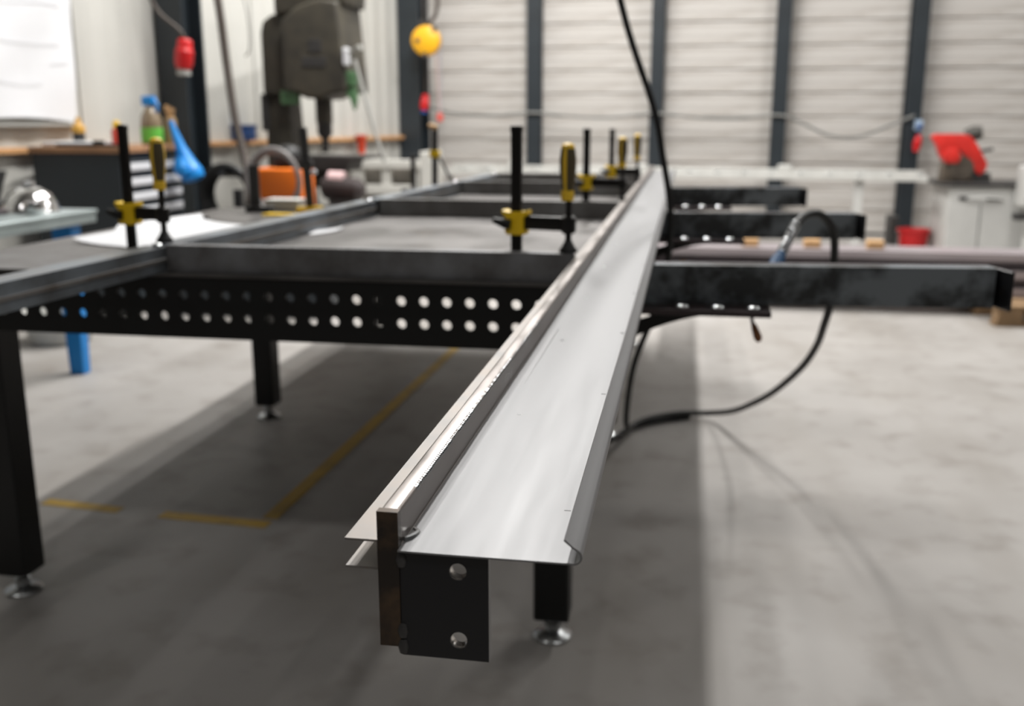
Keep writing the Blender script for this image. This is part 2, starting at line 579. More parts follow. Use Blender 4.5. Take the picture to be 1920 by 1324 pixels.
def table_leg(x, y, px):
    lg = part('leg', bbox(x - 0.04, x + 0.04, y - 0.04, y + 0.04, 0.055, 0.69, 0.004), M_black, tbl)
    b = new_bm()
    lathe(b, [(0.0, 0.0), (0.043, 0.0), (0.045, 0.006), (0.041, 0.011), (0.020, 0.018), (0.013, 0.024), (0.0, 0.025)], (x + px, y, 0.0), 24)
    part('foot', b, M_zinc, lg, True, 'round zinc levelling foot')
    b = new_bm()
    lathe(b, [(0.0, 0.02), (0.019, 0.02), (0.020, 0.036), (0.013, 0.037), (0.013, 0.056), (0.0, 0.056)], (x + px, y, 0.0), 6)
    part('nut', b, M_zinc, lg)


for ly in (2.075, 3.61, 5.2):
    table_leg(-1.61, ly, 0.0)
    table_leg(-0.262, ly, 0.0)


# ------------------------------------------------------------------ bars of the frame lying on the table
def hollow(bm, x0, x1, y0, y1, z0, z1, t=0.004, mtx=None):
    """Rectangular tube along x, open at both ends."""
    o = [(y0, z0), (y1, z0), (y1, z1), (y0, z1)]
    n = [(y0 + t, z0 + t), (y1 - t, z0 + t), (y1 - t, z1 - t), (y0 + t, z1 - t)]
    V = {}
    for key, sec in (('o', o), ('i', n)):
        for xi, xx in enumerate((x0, x1)):
            for k, (y, z) in enumerate(sec):
                p = Vector((xx, y, z))
                V[key, xi, k] = bm.verts.new(mtx @ p if mtx is not None else p)
    for k in range(4):
        j = (k + 1) % 4
        bm.faces.new((V['o', 0, k], V['o', 1, k], V['o', 1, j], V['o', 0, j]))
        bm.faces.new((V['i', 0, j], V['i', 1, j], V['i', 1, k], V['i', 0, k]))
        for xi in (0, 1):
            bm.faces.new((V['o', xi, k], V['o', xi, j], V['i', xi, j], V['i', xi, k]))
    return bm


def rail_x(y):
    return -1.172 + (y - 2.02) * 0.052


def cross_bar(y, label, z1=0.889):
    x0 = rail_x(y) + 0.036
    o = single('cross_bar', hollow(new_bm(), x0, -0.224, y, y + 0.032, ZT + 0.0005, z1, 0.003), M_millgrey if y > 3 else M_mill,
               label, 'steel bar', ((x0 - 0.224) / 2, y + 0.016, ZT), 'cross bars on the welding table')
    return o


for y, lb in ((2.05, 'nearest dark steel cross bar along the front edge of the table'),
              (3.42, 'second dark steel cross bar, behind the sheet of bare tabletop'),
              (4.50, 'third dark steel cross bar, farther back on the table'),
              (5.22, 'farthest dark steel cross bar at the back edge of the table')):
    cross_bar(y, lb)

for (ya, yb, lb) in ((1.22, 2.075, 'blue-grey steel rail overhanging the front left corner of the table'),
                     (2.10, 3.40, 'blue-grey steel rail on the table beside the white paper'),
                     (3.46, 4.49, 'steel rail on the table beside the bench tools, second from front'),
                     (4.55, 5.26, 'farthest short steel rail on the table, ending near the back wall')):
    a = Vector((rail_x(ya), ya, 0)); b = Vector((rail_x(yb), yb, 0)); L = (b - a).length
    mt = Matrix.Translation(a) @ Matrix.Rotation(math.atan2((b - a).y, (b - a).x), 4, 'Z')
    t = thing('side_rail', lb, 'steel rail', (a + b) / 2 + Vector((0, 0, ZT)), 'side rails on the welding table')
    part('tube', hollow(new_bm(), 0, L, -0.030, 0.030, ZT + 0.0005, 0.884, 0.003, mt), mat('rail_blue_grey', (0.22, 0.25, 0.28), 0.38, 0.5, col2=(0.13, 0.135, 0.14), scale=8, rvar=0.1), t)
    part('edge_strip', bbox(0, L, -0.0345, -0.0303, ZT + 0.022, ZT + 0.030, mtx=mt), M_chan, t)
    bm = new_bm()
    lathe(bm, [(0.0, 0.0), (0.011, 0.0), (0.011, 0.005), (0.006, 0.008), (0.0, 0.008)], mt @ Vector((L - 0.02, -0.012, 0.8842)), 12)
    part('bolt_head', bm, M_zinc, t, True, 'bright bolt head')


# arms sticking out to the right of the gutter
def arm(x0, x1, y0, y1, z0, z1, label):
    a = Vector((x0, y0, 0)); b = Vector((x1, y1, 0)); L = (b - a).length
    mt = Matrix.Translation(a) @ Matrix.Rotation(math.atan2((b - a).y, (b - a).x), 4, 'Z')
    t = thing('arm_bar', label, 'steel bar', (a + b) / 2 + Vector((0, 0, z0)), 'arms of the frame right of the gutter')
    part('tube', hollow(new_bm(), 0, L, 0, 0.04, z0, z1, 0.003, mt), M_millarm, t)
    m2 = mt @ Matrix.Translation((L, 0.04, 0)) @ Matrix.Rotation(R(8), 4, 'Z')
    part('end_plate', bbox(0.0005, 0.007, -0.085, 0.0, z0 + 0.001, z1 - 0.001, 0.001, mtx=m2), M_endblk, t)
    part('back_flange', bbox(0, L, 0.0402, 0.0445, z0 + 0.002, z1 + 0.001, mtx=mt), M_tube, t)
    return t


arm(-0.178, 0.615, 2.02, 2.095, 0.7935, 0.873, 'nearest dark steel arm right of the gutter, resting on the curved bracket')
arm(-0.178, 0.535, 3.215, 3.285, 0.7935, 0.873, 'middle dark steel arm right of the gutter, behind the hose loop')
arm(-0.178, 0.495, 4.43, 4.53, 0.7935, 0.873, 'farthest and shortest dark steel arm right of the gutter')


# brackets on the right side of the table that carry the arms
def bracket(y, label, xr):
    t = thing('support_bracket', label, 'bracket', (TX1, y, 0.68), 'curved support brackets on the table side')
    part('shelf_plate', bbox(TX1 + 0.006, xr, y - 0.055, y + 0.09, 0.781, 0.7925, 0.001), mat('plum_bracket', (0.060, 0.045, 0.047), 0.4, 0.4, var=0.3, scale=14), t)
    out, inn = [], []
    for k in range(13):
        u = k / 12
        out.append((TX1 + 0.006 + 0.30 * u, 0.645 + 0.130 * math.sin(u * math.pi / 2) ** 0.85))
    inn = [(TX1 + 0.30, 0.7808), (TX1 + 0.19, 0.7808), (TX1 + 0.105, 0.7515), (TX1 + 0.05, 0.718), (TX1 + 0.006, 0.690)]
    bm = new_bm()
    prism(bm, out + inn, y + 0.005, y + 0.015, 'y')
    part('gusset', bm, M_black, t)
    part('back_plate', bbox(TX1 + 0.0005, TX1 + 0.0065, y - 0.01, y + 0.08, 0.645, 0.781), M_black, t)
    part('tie_bar', bbox(TX1 + 0.112, TX1 + 0.126, y + 0.004, y + 0.014, 0.752, 0.7808), M_black, t)
    for k in range(3):
        bm = new_bm()
        lathe(bm, [(0.0, 0.0), (0.013, 0.0), (0.014, 0.004), (0.010, 0.008), (0.0, 0.009)], (TX1 + 0.21 + 0.07 * k, y - 0.036, 0.7925), 14)
        part('bolt_head', bm, M_zinc, t, True)


bracket(2.03, 'curved black bracket under the nearest arm, with a copper handle below', 0.176)
bracket(3.23, 'curved black bracket under the middle arm', 0.19)
bracket(4.45, 'curved black bracket under the farthest arm', 0.2)

t = thing('clamp_handle', 'short copper coloured handle hanging under the nearest bracket', 'handle', (0.15, 2.05, 0.73))
part('spindle', tube(new_bm(), [(0.141, 2.045, 0.7805), (0.146, 2.045, 0.755)], 0.0035, 8), M_dkgrey, t, True)
part('grip', tube(new_bm(), [(0.146, 2.045, 0.757), (0.150, 2.045, 0.748), (0.158, 2.045, 0.727), (0.161, 2.045, 0.719)], [0.004, 0.0065, 0.0085, 0.005], 12), M_copper, t, True)

# ------------------------------------------------------------------ the gutter
GY0, GY1 = 0.606, 5.9
gut = thing('steel_gutter', 'long shiny sheet steel gutter running from the foreground to the back wall', 'gutter', (-0.15, 3.2, 0.80))
bm = bbox(-0.197, -0.183, GY0 + 0.006, GY1, 0.845, 0.902)
es = [e for e in bm.edges if abs(e.verts[0].co.y - e.verts[1].co.y) > 1 and min(v.co.z for v in e.verts) > 0.9]
bmesh.ops.bevel(bm, geom=es, offset=0.0028, segments=3, affect='EDGES', profile=0.5)
part('rail', bm, M_rail, gut, True, 'ground steel rail with bright top edge')
bm = bbox(-0.1975, -0.1825, GY0, GY0 + 0.007, 0.803, 0.9025)
bevel_sharp(bm, 0.0012, 2)
part('rail_end_plate', bm, M_railend, gut, True, 'burnt dark end of the rail')
bm = bbox(-0.197, -0.183, GY0 + 0.006, GY1, 0.803, 0.846)
part('rail_web', bm, M_railend, gut)
# ground weld ripple along the top edge of the rail
bm = new_bm()
for k in range(150):
    y = 0.66 + 0.0042 * k
    lathe(bm, [(0.0027, -0.0016), (0.0029, 0.0), (0.0022, 0.0010), (0.0004, 0.0015)], (-0.1855 + random.uniform(-0.0004, 0.0004), y, 0.9004), 8)
o = part('weld_ripple', bm, M_zinc, gut, True, 'bright ground ripple along the top edge')
o['kind'] = 'stuff'
# c-channel on the left
bm = new_bm()
t_ = 0.0016
prism(bm, [(-0.222, 0.880), (-0.1975, 0.880), (-0.1975, 0.858), (-0.222, 0.858), (-0.222, 0.858 + t_), (-0.1975 - t_, 0.858 + t_), (-0.1975 - t_, 0.880 - t_), (-0.222, 0.880 - t_)], GY0 + 0.004, GY1 - 0.02, 'y')
part('side_channel', bm, M_chan, gut, False, 'open channel along the left of the rail')
# tray: thin sheet with a folded lip on the right
TT = 0.0013
zt = 0.8765
lip_o = [(-0.181, zt), (-0.0665, zt)]
sec = [(-0.1822, zt + 0.0002), (-0.150, zt), (-0.0690, zt), (-0.0660, zt + 0.0002)]
for k in range(9):
    a = R(-90 + 140 * k / 8)
    sec.append((-0.0628 + 0.0046 * math.cos(a), zt + 0.0046 + 0.0046 * math.sin(a)))
sec += [(-0.0636, zt + 0.0105), (-0.0695, zt + 0.0156)]
A = []
for i, p in enumerate(sec):
    q = sec[min(i + 1, len(sec) - 1)]; r = sec[max(i - 1, 0)]
    d = Vector((q[0] - r[0], q[1] - r[1])).normalized(); n = Vector((d.y, -d.x))
    A.append((p[0] + n.x * TT, p[1] + n.y * TT))
bm = new_bm()
ys = [GY0 - 0.004 + (GY1 - GY0) * k / 40 for k in range(41)]
ro, ri = [], []
for y in ys:
    w = 0.0004 * math.sin(y * 3.1) + 0.0003 * math.sin(y * 7.7 + 1)
    ro.append([bm.verts.new((x, y, z + w)) for x, z in sec]); ri.append([bm.verts.new((x, y, z + w)) for x, z in A])
for k in range(len(ys) - 1):
    for i in range(len(sec) - 1):
        bm.faces.new((ro[k][i], ro[k][i + 1], ro[k + 1][i + 1], ro[k + 1][i]))
        bm.faces.new((ri[k][i + 1], ri[k][i], ri[k + 1][i], ri[k + 1][i + 1]))
    for i in (0, len(sec) - 1):
        bm.faces.new((ro[k][i], ro[k + 1][i], ri[k + 1][i], ri[k][i]))
for k in (0, len(ys) - 1):
    for i in range(len(sec) - 1):
        bm.faces.new((ro[k][i], ri[k][i], ri[k][i + 1], ro[k][i + 1]))
tray = part('tray', bm, M_sheet, gut, True, 'flat sheet with a rolled lip on the right edge')
# end plate with two bolt holes, standing under the tray
bm = new_bm()
mt = Matrix.Translation((0, GY0 + 0.001, 0))


def plate_holes(bm, x0, x1, z0, z1, holes, r, th, mtx, n=28):
    zc = [z0] + [(holes[i][1] + holes[i + 1][1]) / 2 for i in range(len(holes) - 1)] + [z1]
    for hi, (cx, cz) in enumerate(holes):
        a0, a1, c0, c1 = x0, x1, zc[hi], zc[hi + 1]
        rings = {}
        for y in (0, th):
            C, Q = [], []
            for k in range(n):
                a = 2 * math.pi * k / n + math.pi / n
                c, s = math.cos(a), math.sin(a)
                f = min(((a1 - cx) if c > 0 else (a0 - cx)) / c if abs(c) > 1e-6 else 9, ((c1 - cz) if s > 0 else (c0 - cz)) / s if abs(s) > 1e-6 else 9)
                C.append(bm.verts.new(mtx @ Vector((cx + r * c, y, cz + r * s)))); Q.append(bm.verts.new(mtx @ Vector((cx + f * c, y, cz + f * s))))
            for k in range(n):
                bm.faces.new((C[k], C[(k + 1) % n], Q[(k + 1) % n], Q[k]))
            for (ex, ez) in ((a0, c0), (a1, c0), (a1, c1), (a0, c1)):
                e = mtx @ Vector((ex, y, ez))
                qs = sorted(range(n), key=lambda i: (math.atan2(ez - cz, ex - cx) - (2 * math.pi * i / n + math.pi / n)) % (2 * math.pi))
                bm.faces.new((Q[qs[0]], Q[qs[-1]], bm.verts.new(e)))
            rings[y] = C
        for k in range(n):
            j = (k + 1) % n
            bm.faces.new((rings[0][k], rings[0][j], rings[th][j], rings[th][k]))
    for (a, b) in (((x0, z0), (x1, z0)), ((x1, z0), (x1, z1)), ((x1, z1), (x0, z1)), ((x0, z1), (x0, z0))):
        bm.faces.new([bm.verts.new(mtx @ Vector(v)) for v in ((a[0], 0, a[1]), (b[0], 0, b[1]), (b[0], th, b[1]), (a[0], th, a[1]))])


HO = [(-0.1415, 0.8115), (-0.1415, 0.8625)]
plate_holes(bm, -0.1820, -0.1205, 0.7965, 0.8745, HO, 0.0058, 0.008, mt)
ep = part('bolt_plate', bm, M_endblk, gut, False, 'black end plate with two bolt holes')
for hx, hz in HO:
    bm = new_bm()
    A0 = [[bm.verts.new((hx + rr * math.cos(2 * math.pi * k / 28), GY0 + yy, hz + rr * math.sin(2 * math.pi * k / 28))) for k in range(28)] for rr, yy in ((0.0062, 0.0008), (0.0057, 0.0016), (0.0057, 0.0088), (0.0062, 0.0095))]
    for i in range(3):
        for k in range(28):
            bm.faces.new((A0[i][k], A0[i][(k + 1) % 28], A0[i + 1][(k + 1) % 28], A0[i + 1][k]))
    part('hole_rim', bm, M_hole, ep, True)
# tack welds between the rail end and the plate
for z in (0.868, 0.815, 0.803):
    bm = new_bm()
    lathe(bm, [(0.0, -0.006), (0.003, -0.005), (0.0042, 0.0), (0.003, 0.005), (0.0, 0.006)], (-0.1812, GY0 + 0.002, z), 10)
    part('tack_weld', bm, M_dkgrey, gut, True)
bm = tube(new_bm(), [(-0.182, GY0 + 0.012, 0.8785), (-0.1785, GY0 + 0.018, 0.8775), (-0.1765, GY0 + 0.028, 0.8772), (-0.181, GY0 + 0.034, 0.8778)], [0.0016, 0.0024, 0.002, 0.0008], 8, sub=3)
part('tack_weld', bm, M_zinc, gut, True)
# row of dimples with glints painted white, and a few scribed marks on the sheet
for dy in (0.931, 1.281, 1.607, 1.966, 2.35):
    bm = new_bm()
    lathe(bm, [(0.0030, -0.0002), (0.0022, 0.0004), (0.0012, 0.0008), (0.0001, 0.0009)], (-0.153, dy, zt), 12)
    part('dimple_glint', bm, M_paper, tray, True)
for dy in (0.691, 1.02, 1.336, 1.66, 2.0):
    bm = bbox(-0.0795, -0.0745, dy, dy + 0.0016, zt - 0.0001, zt + 0.00035)
    part('edge_mark', bm, M_ink, tray)
part('scribe_line', bbox(-0.1668, -0.1665, GY0 + 0.03, 1.35, zt - 0.0002, zt + 0.00015), M_dkgrey, tray)


# ------------------------------------------------------------------ screw clamps
def clamp(base, rot, dx, zs, zp, zh, zt_, label, hl=0.115, stub=0.045, pr=0.019):
    """base on the table; dx arm reach; zs slider, zp pad, zh handle foot, zt_ bar top (world heights)."""
    bx, by, bz = base
    t = thing('screw_clamp', label, 'clamp', base, 'yellow and black screw clamps')
    mt = Matrix.Translation((bx, by, 0)) @ Matrix.Rotation(rot, 4, 'Z')

    def tb(pts, r, n=12, sub=0):
        return tube(new_bm(), [mt @ Vector(p) for p in pts], r, n, True, sub)
    bm = bbox(-0.0115, 0.0115, -0.0055, 0.0055, bz, zt_, 0.001, mtx=mt)
    bar = part('bar', bm, M_clampbar, t)
    bm = bbox(-0.0125, 0.0125, -0.0065, 0.0065, zt_ - 0.012, zt_ + 0.002, 0.0015, mtx=mt)
    part('stop_ring', bm, M_clampbar, bar)
    # slider body: waisted yellow block
    w, h = 0.0285, 0.0265
    pts = [(-w, h), (-w * 0.55, h * 0.86), (w * 0.55, h * 0.86), (w, h), (w * 1.02, h * 0.7), (w * 0.72, h * 0.35), (w * 0.70, -h * 0.5), (w * 0.85, -h * 0.85), (w * 0.6, -h), (-w * 0.6, -h), (-w * 0.8, -h * 0.7), (-w * 0.66, -h * 0.35), (-w * 0.7, h * 0.35), (-w * 1.02, h * 0.75)]
    bm = new_bm()
    prism(bm, pts, -0.0155, 0.0155, 'y')
    bevel_sharp(bm, 0.002, 2, 50)
    bmesh.ops.transform(bm, matrix=mt @ Matrix.Translation((0, 0, zs)), verts=list(bm.verts))
    part('slider', bm, M_yellow, t, True, 'yellow sliding jaw body')
    bm = bbox(0.014, dx + 0.006, -0.007, 0.007, zs - 0.0145, zs + 0.0145, 0.003, 2, mtx=mt)
    part('arm', bm, M_clampbar, t, True)
    part('release_lever', tb([(-0.006, -0.0175, zs - 0.004), (-0.022, -0.020, zs - 0.002), (-stub, -0.020, zs + 0.004)], [0.011, 0.010, 0.006]), M_rubber, t, True)
    bm = new_bm()
    lathe(bm, [(0.0, -0.018), (0.013, -0.018), (0.016, -0.012), (0.016, 0.014), (0.012, 0.018), (0.0, 0.018)], mt @ Vector((dx, 0, zs - 0.001)), 18)
    part('nut_boss', bm, M_clampbar, t, True)
    part('spindle', tb([(dx, 0, zp + 0.012), (dx, 0, zh + 0.01)], 0.0068), M_clampbar, t, True)
    bm = new_bm()
    lathe(bm, [(0.0, 0.0), (pr, 0.0), (pr, 0.006), (pr * 0.74, 0.012), (0.008, 0.024), (0.0, 0.025)], mt @ Vector((dx, 0, zp)), 18)
    part('pad', bm, M_rubber, t, True)
    hd = new_bm()
    c = mt @ Vector((dx - 0.003, 0, zh))
    k = hl / 0.115
    g = 1.1
    lathe(hd, [(0.0, 0.018 * k), (0.0115 * g, 0.020 * k), (0.0155 * g, 0.062 * k), (0.0158 * g, 0.085 * k), (0.0132 * g, 0.106 * k), (0.0, 0.107 * k)], c, 18)
    hd = part('handle', hd, M_grip, t, True, 'two tone screw handle')
    bm = new_bm()
    lathe(bm, [(0.0, -0.001), (0.0118 * g, 0.0), (0.0128 * g, 0.010 * k), (0.0122 * g, 0.021 * k), (0.0, 0.022 * k)], c, 18)
    part('ferrule', bm, M_yellowh, hd, True)
    bm = new_bm()
    lathe(bm, [(0.0, 0.103 * k), (0.0134 * g, 0.104 * k), (0.0120 * g, 0.113 * k), (0.007, 0.117 * k), (0.0, 0.118 * k)], c, 18)
    part('end_cap', bm, M_yellowh, hd, True)
    for a in range(3):
        an = a * math.pi * 2 / 3 - math.pi / 2 - 0.25 - rot
        prof = [(0.0119 * g, 0.021 * k), (0.0160 * g, 0.062 * k), (0.0163 * g, 0.085 * k), (0.0136 * g, 0.105 * k)]
        bm = new_bm()
        L_, R_ = [], []
        for (r, z) in prof:
            for lst, dd in ((L_, -0.22), (R_, 0.22)):
                q = mt.to_3x3() @ Vector((r * math.cos(an + dd), r * math.sin(an + dd), z))
                lst.append(bm.verts.new(q + c))
        q_in = [bm.verts.new(c + mt.to_3x3() @ Vector(((r - 0.003) * math.cos(an), (r - 0.003) * math.sin(an), z))) for r, z in prof]
        for i in range(3):
            bm.faces.new((L_[i], R_[i], R_[i + 1], L_[i + 1]))
            bm.faces.new((R_[i], q_in[i], q_in[i + 1], R_[i + 1]))
            bm.faces.new((q_in[i], L_[i], L_[i + 1], q_in[i + 1]))
        part('grip_stripe', bm, M_yellowh, hd, True)
    return t


clamp((-0.352, 2.103, ZT), R(-14), 0.118, 0.948, 0.8895, 0.997, 1.146, 'large black and yellow screw clamp nearest the gutter, on the front bar')
clamp((-1.275, 2.150, ZT), R(-10), 0.094, 0.949, 0.8850, 1.004, 1.148, 'yellow and black screw clamp at the front left rail, before the drawers')
clamp((-0.338, 3.474, ZT), R(-8), 0.127, 0.951, 0.8895, 1.002, 1.130, 'mid-distance screw clamp on the second cross bar beside the gutter', 0.10, 0.045, 0.012)
clamp((-0.330, 4.555, ZT), R(-8), 0.117, 0.936, 0.8895, 0.985, 1.120, 'farthest small screw clamp on the third cross bar beside the gutter', 0.112, 0.045, 0.012)


def clamp_plain(base, lean, label, handle_dir):
    bx, by, bz = base
    t = thing('bar_clamp', label, 'clamp', base, 'dark bar clamps along the left rail')
    mt = Matrix.Translation((bx, by, bz)) @ Matrix.Rotation(lean, 4, 'Y')
    part('bar', bbox(-0.014, 0.014, -0.006, 0.006, 0.0, 0.305, 0.001, mtx=mt), M_dkgrey, t)
    part('slider', bbox(-0.024, 0.024, -0.013, 0.013, 0.16, 0.192, 0.004, 2, mtx=mt), M_yellow if handle_dir else M_dkgrey, t, True)
    if handle_dir:
        part('grip', tube(new_bm(), [mt @ Vector(p) for p in ((-0.03, 0, 0.306), (0.012, 0, 0.295))], [0.010, 0.014], 10), M_blockw, t, True)
        part('spindle', tube(new_bm(), [mt @ Vector(p) for p in ((0.012, 0, 0.18), (0.045, 0, 0.12), (0.075, 0, 0.062))], 0.006, 8), M_clampbar, t, True)
        part('pad', tube(new_bm(), [mt @ Vector(p) for p in ((0.075, 0, 0.075), (0.077, 0, 0.058))], 0.012, 10), M_rubber, t, True)
    else:
        part('jaw', bbox(-0.05, 0.045, -0.011, 0.011, 0.0, 0.028, 0.004, 2, mtx=mt), M_yellow, t, True)
        part('pad', bbox(0.016, 0.034, -0.012, 0.012, 0.14, 0.158, 0.003, mtx=mt), M_paper, t)
    return t


clamp_plain((-1.165, 4.62, ZT), R(1), 'far dark bar clamp with a wooden grip, at the rail before the corner column', 1)
clamp_plain((-1.325, 3.43, ZT), R(-3), 'tall dark bar clamp with a yellow foot, standing before the drill press', 0)
t = thing('steel_upright', 'short dark steel upright left of the wooden-grip clamp', 'upright', (-1.235, 4.5, ZT))
part('bar', bbox(-1.246, -1.224, 4.494, 4.506, ZT, 1.006, 0.002), M_dkgrey, t)
part('foot', bbox(-1.29, -1.19, 4.48, 4.52, ZT, 0.852, 0.002), M_dkgrey, t)
t = thing('steel_upright', 'dark steel upright on the table edge left of the orange welder', 'upright', (-1.565, 3.5, ZT))
part('bar', bbox(-1.585, -1.547, 3.493, 3.508, ZT, 1.0, 0.002), M_dkgrey, t)
part('foot', bbox(-1.60, -1.50, 3.48, 3.52, ZT, 0.85, 0.002), M_dkgrey, t)
t = thing('folding_rule', 'yellow folding rule lying beside the rail in front of the welder', 'ruler', (-1.36, 3.34, ZT))
for k in range(3):
    part('segment', bbox(-1.47 + 0.004 * k, -1.31 + 0.004 * k, 3.33 + 0.018 * k, 3.345 + 0.018 * k, ZT, ZT + 0.008, 0.001), M_yellow, t)

# ------------------------------------------------------------------ papers on the table
def sheet(name, corners, z, curl, label, lines=()):
    """Sheet of paper bent a little, given by its four corners (x, y)."""
    t = thing(name, label, 'paper', (sum(c[0] for c in corners) / 4, sum(c[1] for c in corners) / 4, z))
    N = 10
    bm = new_bm()
    G = [[], []]
    for lay in (0, 1):
        for i in range(N + 1):
            row = []
            for j in range(N + 1):
                u, v = i / N, j / N
                p = [(corners[0][k] * (1 - u) + corners[1][k] * u) * (1 - v) + (corners[3][k] * (1 - u) + corners[2][k] * u) * v for k in (0, 1)]
                zz = z + 0.0006 * lay + curl * (abs(u - 0.5) * 2) ** 4 + curl * 0.2 * (1 + math.sin(3 * v + u * 2)) * 0.5
                row.append(bm.verts.new((p[0], p[1], zz)))
            G[lay].append(row)
    for lay in (0, 1):
        for i in range(N):
            for j in range(N):
                bm.faces.new((G[lay][i][j], G[lay][i + 1][j], G[lay][i + 1][j + 1], G[lay][i][j + 1]))
    for (i0, j0, di, dj) in ((0, 0, 1, 0), (N, 0, 0, 1), (N, N, -1, 0), (0, N, 0, -1)):
        for k in range(N):
            a, b = (i0 + di * k, j0 + dj * k), (i0 + di * (k + 1), j0 + dj * (k + 1))
            bm.faces.new((G[0][a[0]][a[1]], G[0][b[0]][b[1]], G[1][b[0]][b[1]], G[1][a[0]][a[1]]))
    part('sheet', bm, M_paper, t, True)
    return t


sheet('drawing_sheet', [(-1.66, 2.50), (-1.30, 2.36), (-1.24, 2.95), (-1.60, 3.12)], ZT + 0.001, 0.012, 'large white paper sheet on the table left of the rail')
sheet('drawing_sheet', [(-1.74, 2.86), (-1.66, 2.66), (-1.60, 3.20), (-1.66, 3.26)], ZT + 0.001, 0.010, 'narrow white paper sheet along the left edge of the table')
sheet('paper_note', [(-1.085, 2.78), (-1.035, 2.93), (-1.06, 3.02), (-1.10, 2.92)], ZT + 0.001, 0.004, 'small white paper lying on bare tabletop right of the rail')

# ------------------------------------------------------------------ hoses
def hose(name, runs, m, label, cat, r, sub=6):
    P0 = runs[0]
    bm = tube(new_bm(), runs, r, 10, True, sub)
    return single(name, bm, m, label, cat, P0, None, True)


hose('hanging_hose', [(-0.42, 3.1, 2.6), (-0.33, 3.1, 2.05), (-0.21, 3.1, 1.504), (-0.104, 3.1, 1.199), (-0.072, 3.1, 1.058), (-0.043, 3.1, 0.895), (-0.046, 3.12, 0.726),
                      (-0.084, 3.12, 0.565), (-0.145, 3.2, 0.37), (-0.176, 3.42, 0.12), (-0.165, 3.62, 0.03), (-0.10, 3.76, 0.011), (0.05, 3.86, 0.011)],
     M_rubber, 'black rubber hose hanging from above past the gutter to the floor', 'hose', 0.0105)
t = thing('air_hose', 'black air hose looping from the floor over the arms to a blue coupling', 'hose', (0.17, 3.8, 0.0))
part('tube', tube(new_bm(), [(-0.34, 3.38, 0.0125), (-0.227, 3.531, 0.0125), (-0.13, 3.70, 0.034), (0.0, 3.82, 0.034), (0.12, 3.86, 0.03), (0.20, 3.66, 0.10), (0.255, 3.48, 0.18), (0.315, 3.3, 0.278), (0.366, 3.05, 0.421), (0.388, 2.9, 0.525), (0.389, 2.78, 0.612), (0.392, 2.70, 0.70), (0.389, 2.68, 0.80),
                             (0.375, 2.64, 0.885), (0.337, 2.60, 0.928), (0.296, 2.56, 0.930), (0.262, 2.50, 0.906)], 0.0105, 10, True, 6), M_rubber, t, True)
bm = new_bm()
a = Vector((0.268, 2.51, 0.912)); b = Vector((0.222, 2.36, 0.856)); d = b - a
e1, e2 = frame_of(d)
pts = []
for k in range(14 * 12 + 1):
    u = k / (14 * 12)
    an = 2 * math.pi * k / 12
    pts.append(a + d * u + (e1 * math.cos(an) + e2 * math.sin(an)) * 0.0105)
tube(bm, pts, 0.0026, 6)
part('spring_guard', bm, M_zinc, t, True, 'silver spiral kink guard')
part('inner_hose', tube(new_bm(), [a, b], 0.008, 10), M_rubber, t, True)
part('coupling', tube(new_bm(), [b - d * 0.03, b + d * 0.10, b + d * 0.12, b + d * 0.42, b + d * 0.44, b + d * 0.6], [0.012, 0.012, 0.016, 0.016, 0.011, 0.010], 14), M_bluefit, t, True, 'blue quick coupling')

# ------------------------------------------------------------------ steel stock on pallets at the right
def pallet(x, y, rz, label, z=0.0):
    t = thing('wooden_pallet', label, 'pallet', (x, y, z), 'pallets under the tube stack')
    t.rotation_euler = (0, 0, rz)
    ORG[t.name] = Vector((0, 0, 0))
    for k in range(5):
        part('top_board', bbox(-0.6, 0.6, -0.4 + 0.17 * k, -0.28 + 0.17 * k, 0.10, 0.122, 0.002), M_pallet, t)
    for yy in (-0.35, 0, 0.35):
        part('runner', bbox(-0.6, 0.6, yy - 0.05, yy + 0.05, 0.0, 0.022, 0.002), M_pallet, t)
        for xx in (-0.52, 0, 0.52):
            part('block', bbox(xx - 0.07, xx + 0.07, yy - 0.05, yy + 0.05, 0.022, 0.10, 0.003), M_pallet, t)
    return t


pallet(2.36, 6.45, R(4), 'weathered wooden pallet under the right end of the tube stack')
pallet(0.25, 6.95, R(3), 'wooden pallet under the left end of the tube stack')
LAY = ['bottom', 'second', 'third', 'fourth', 'top']
for row in range(5):
    for i in range(4 if row < 3 else 3):
        y = 6.35 + 0.10 * i + (0.0, 0.07, 0.01, 0.08, 0.02)[row]
        z0 = 0.1235 + 0.052 * row
        mt = Matrix.Translation((1.2, y, 0)) @ Matrix.Rotation(R(-0.9), 4, 'Z')
        xl, xr = -1.75 + random.uniform(-0.1, 0.1), 1.7 + random.uniform(-0.25, 0.25)
        where = ('front', 'second', 'third', 'rear')[i]
        single('steel_tube', hollow(new_bm(), xl, xr, 0, 0.082, z0, z0 + 0.046, 0.004, mt), M_tube if row in (0, 2, 4) else mat('plum_tube_dark', (0.16, 0.14, 0.15), 0.40, 0.35, col2=(0.10, 0.085, 0.09), scale=6, stretch=(0.3, 4, 4)),
               'plum grey steel tube, %s one in the %s layer of the stack' % (where, LAY[row]), 'steel tube', (1.2, y + 0.05, z0), 'flat tubes stacked behind the arms')
        if i == 0 and row < 4:
            for xs in (-1.2, 0.1, 1.3):
                single('spacer_lath', bbox(xs - 0.02, xs + 0.02, 0.01, 0.30, z0 + 0.0462, z0 + 0.0518, mtx=mt), M_pallet,
                       'thin wooden lath on the %s layer of tubes, %s' % (LAY[row], 'left end' if xs < -1 else 'right end' if xs > 1 else 'at the middle'), 'lath', mt @ Vector((xs, 0.15, z0 + 0.046)), 'laths between the tube layers')
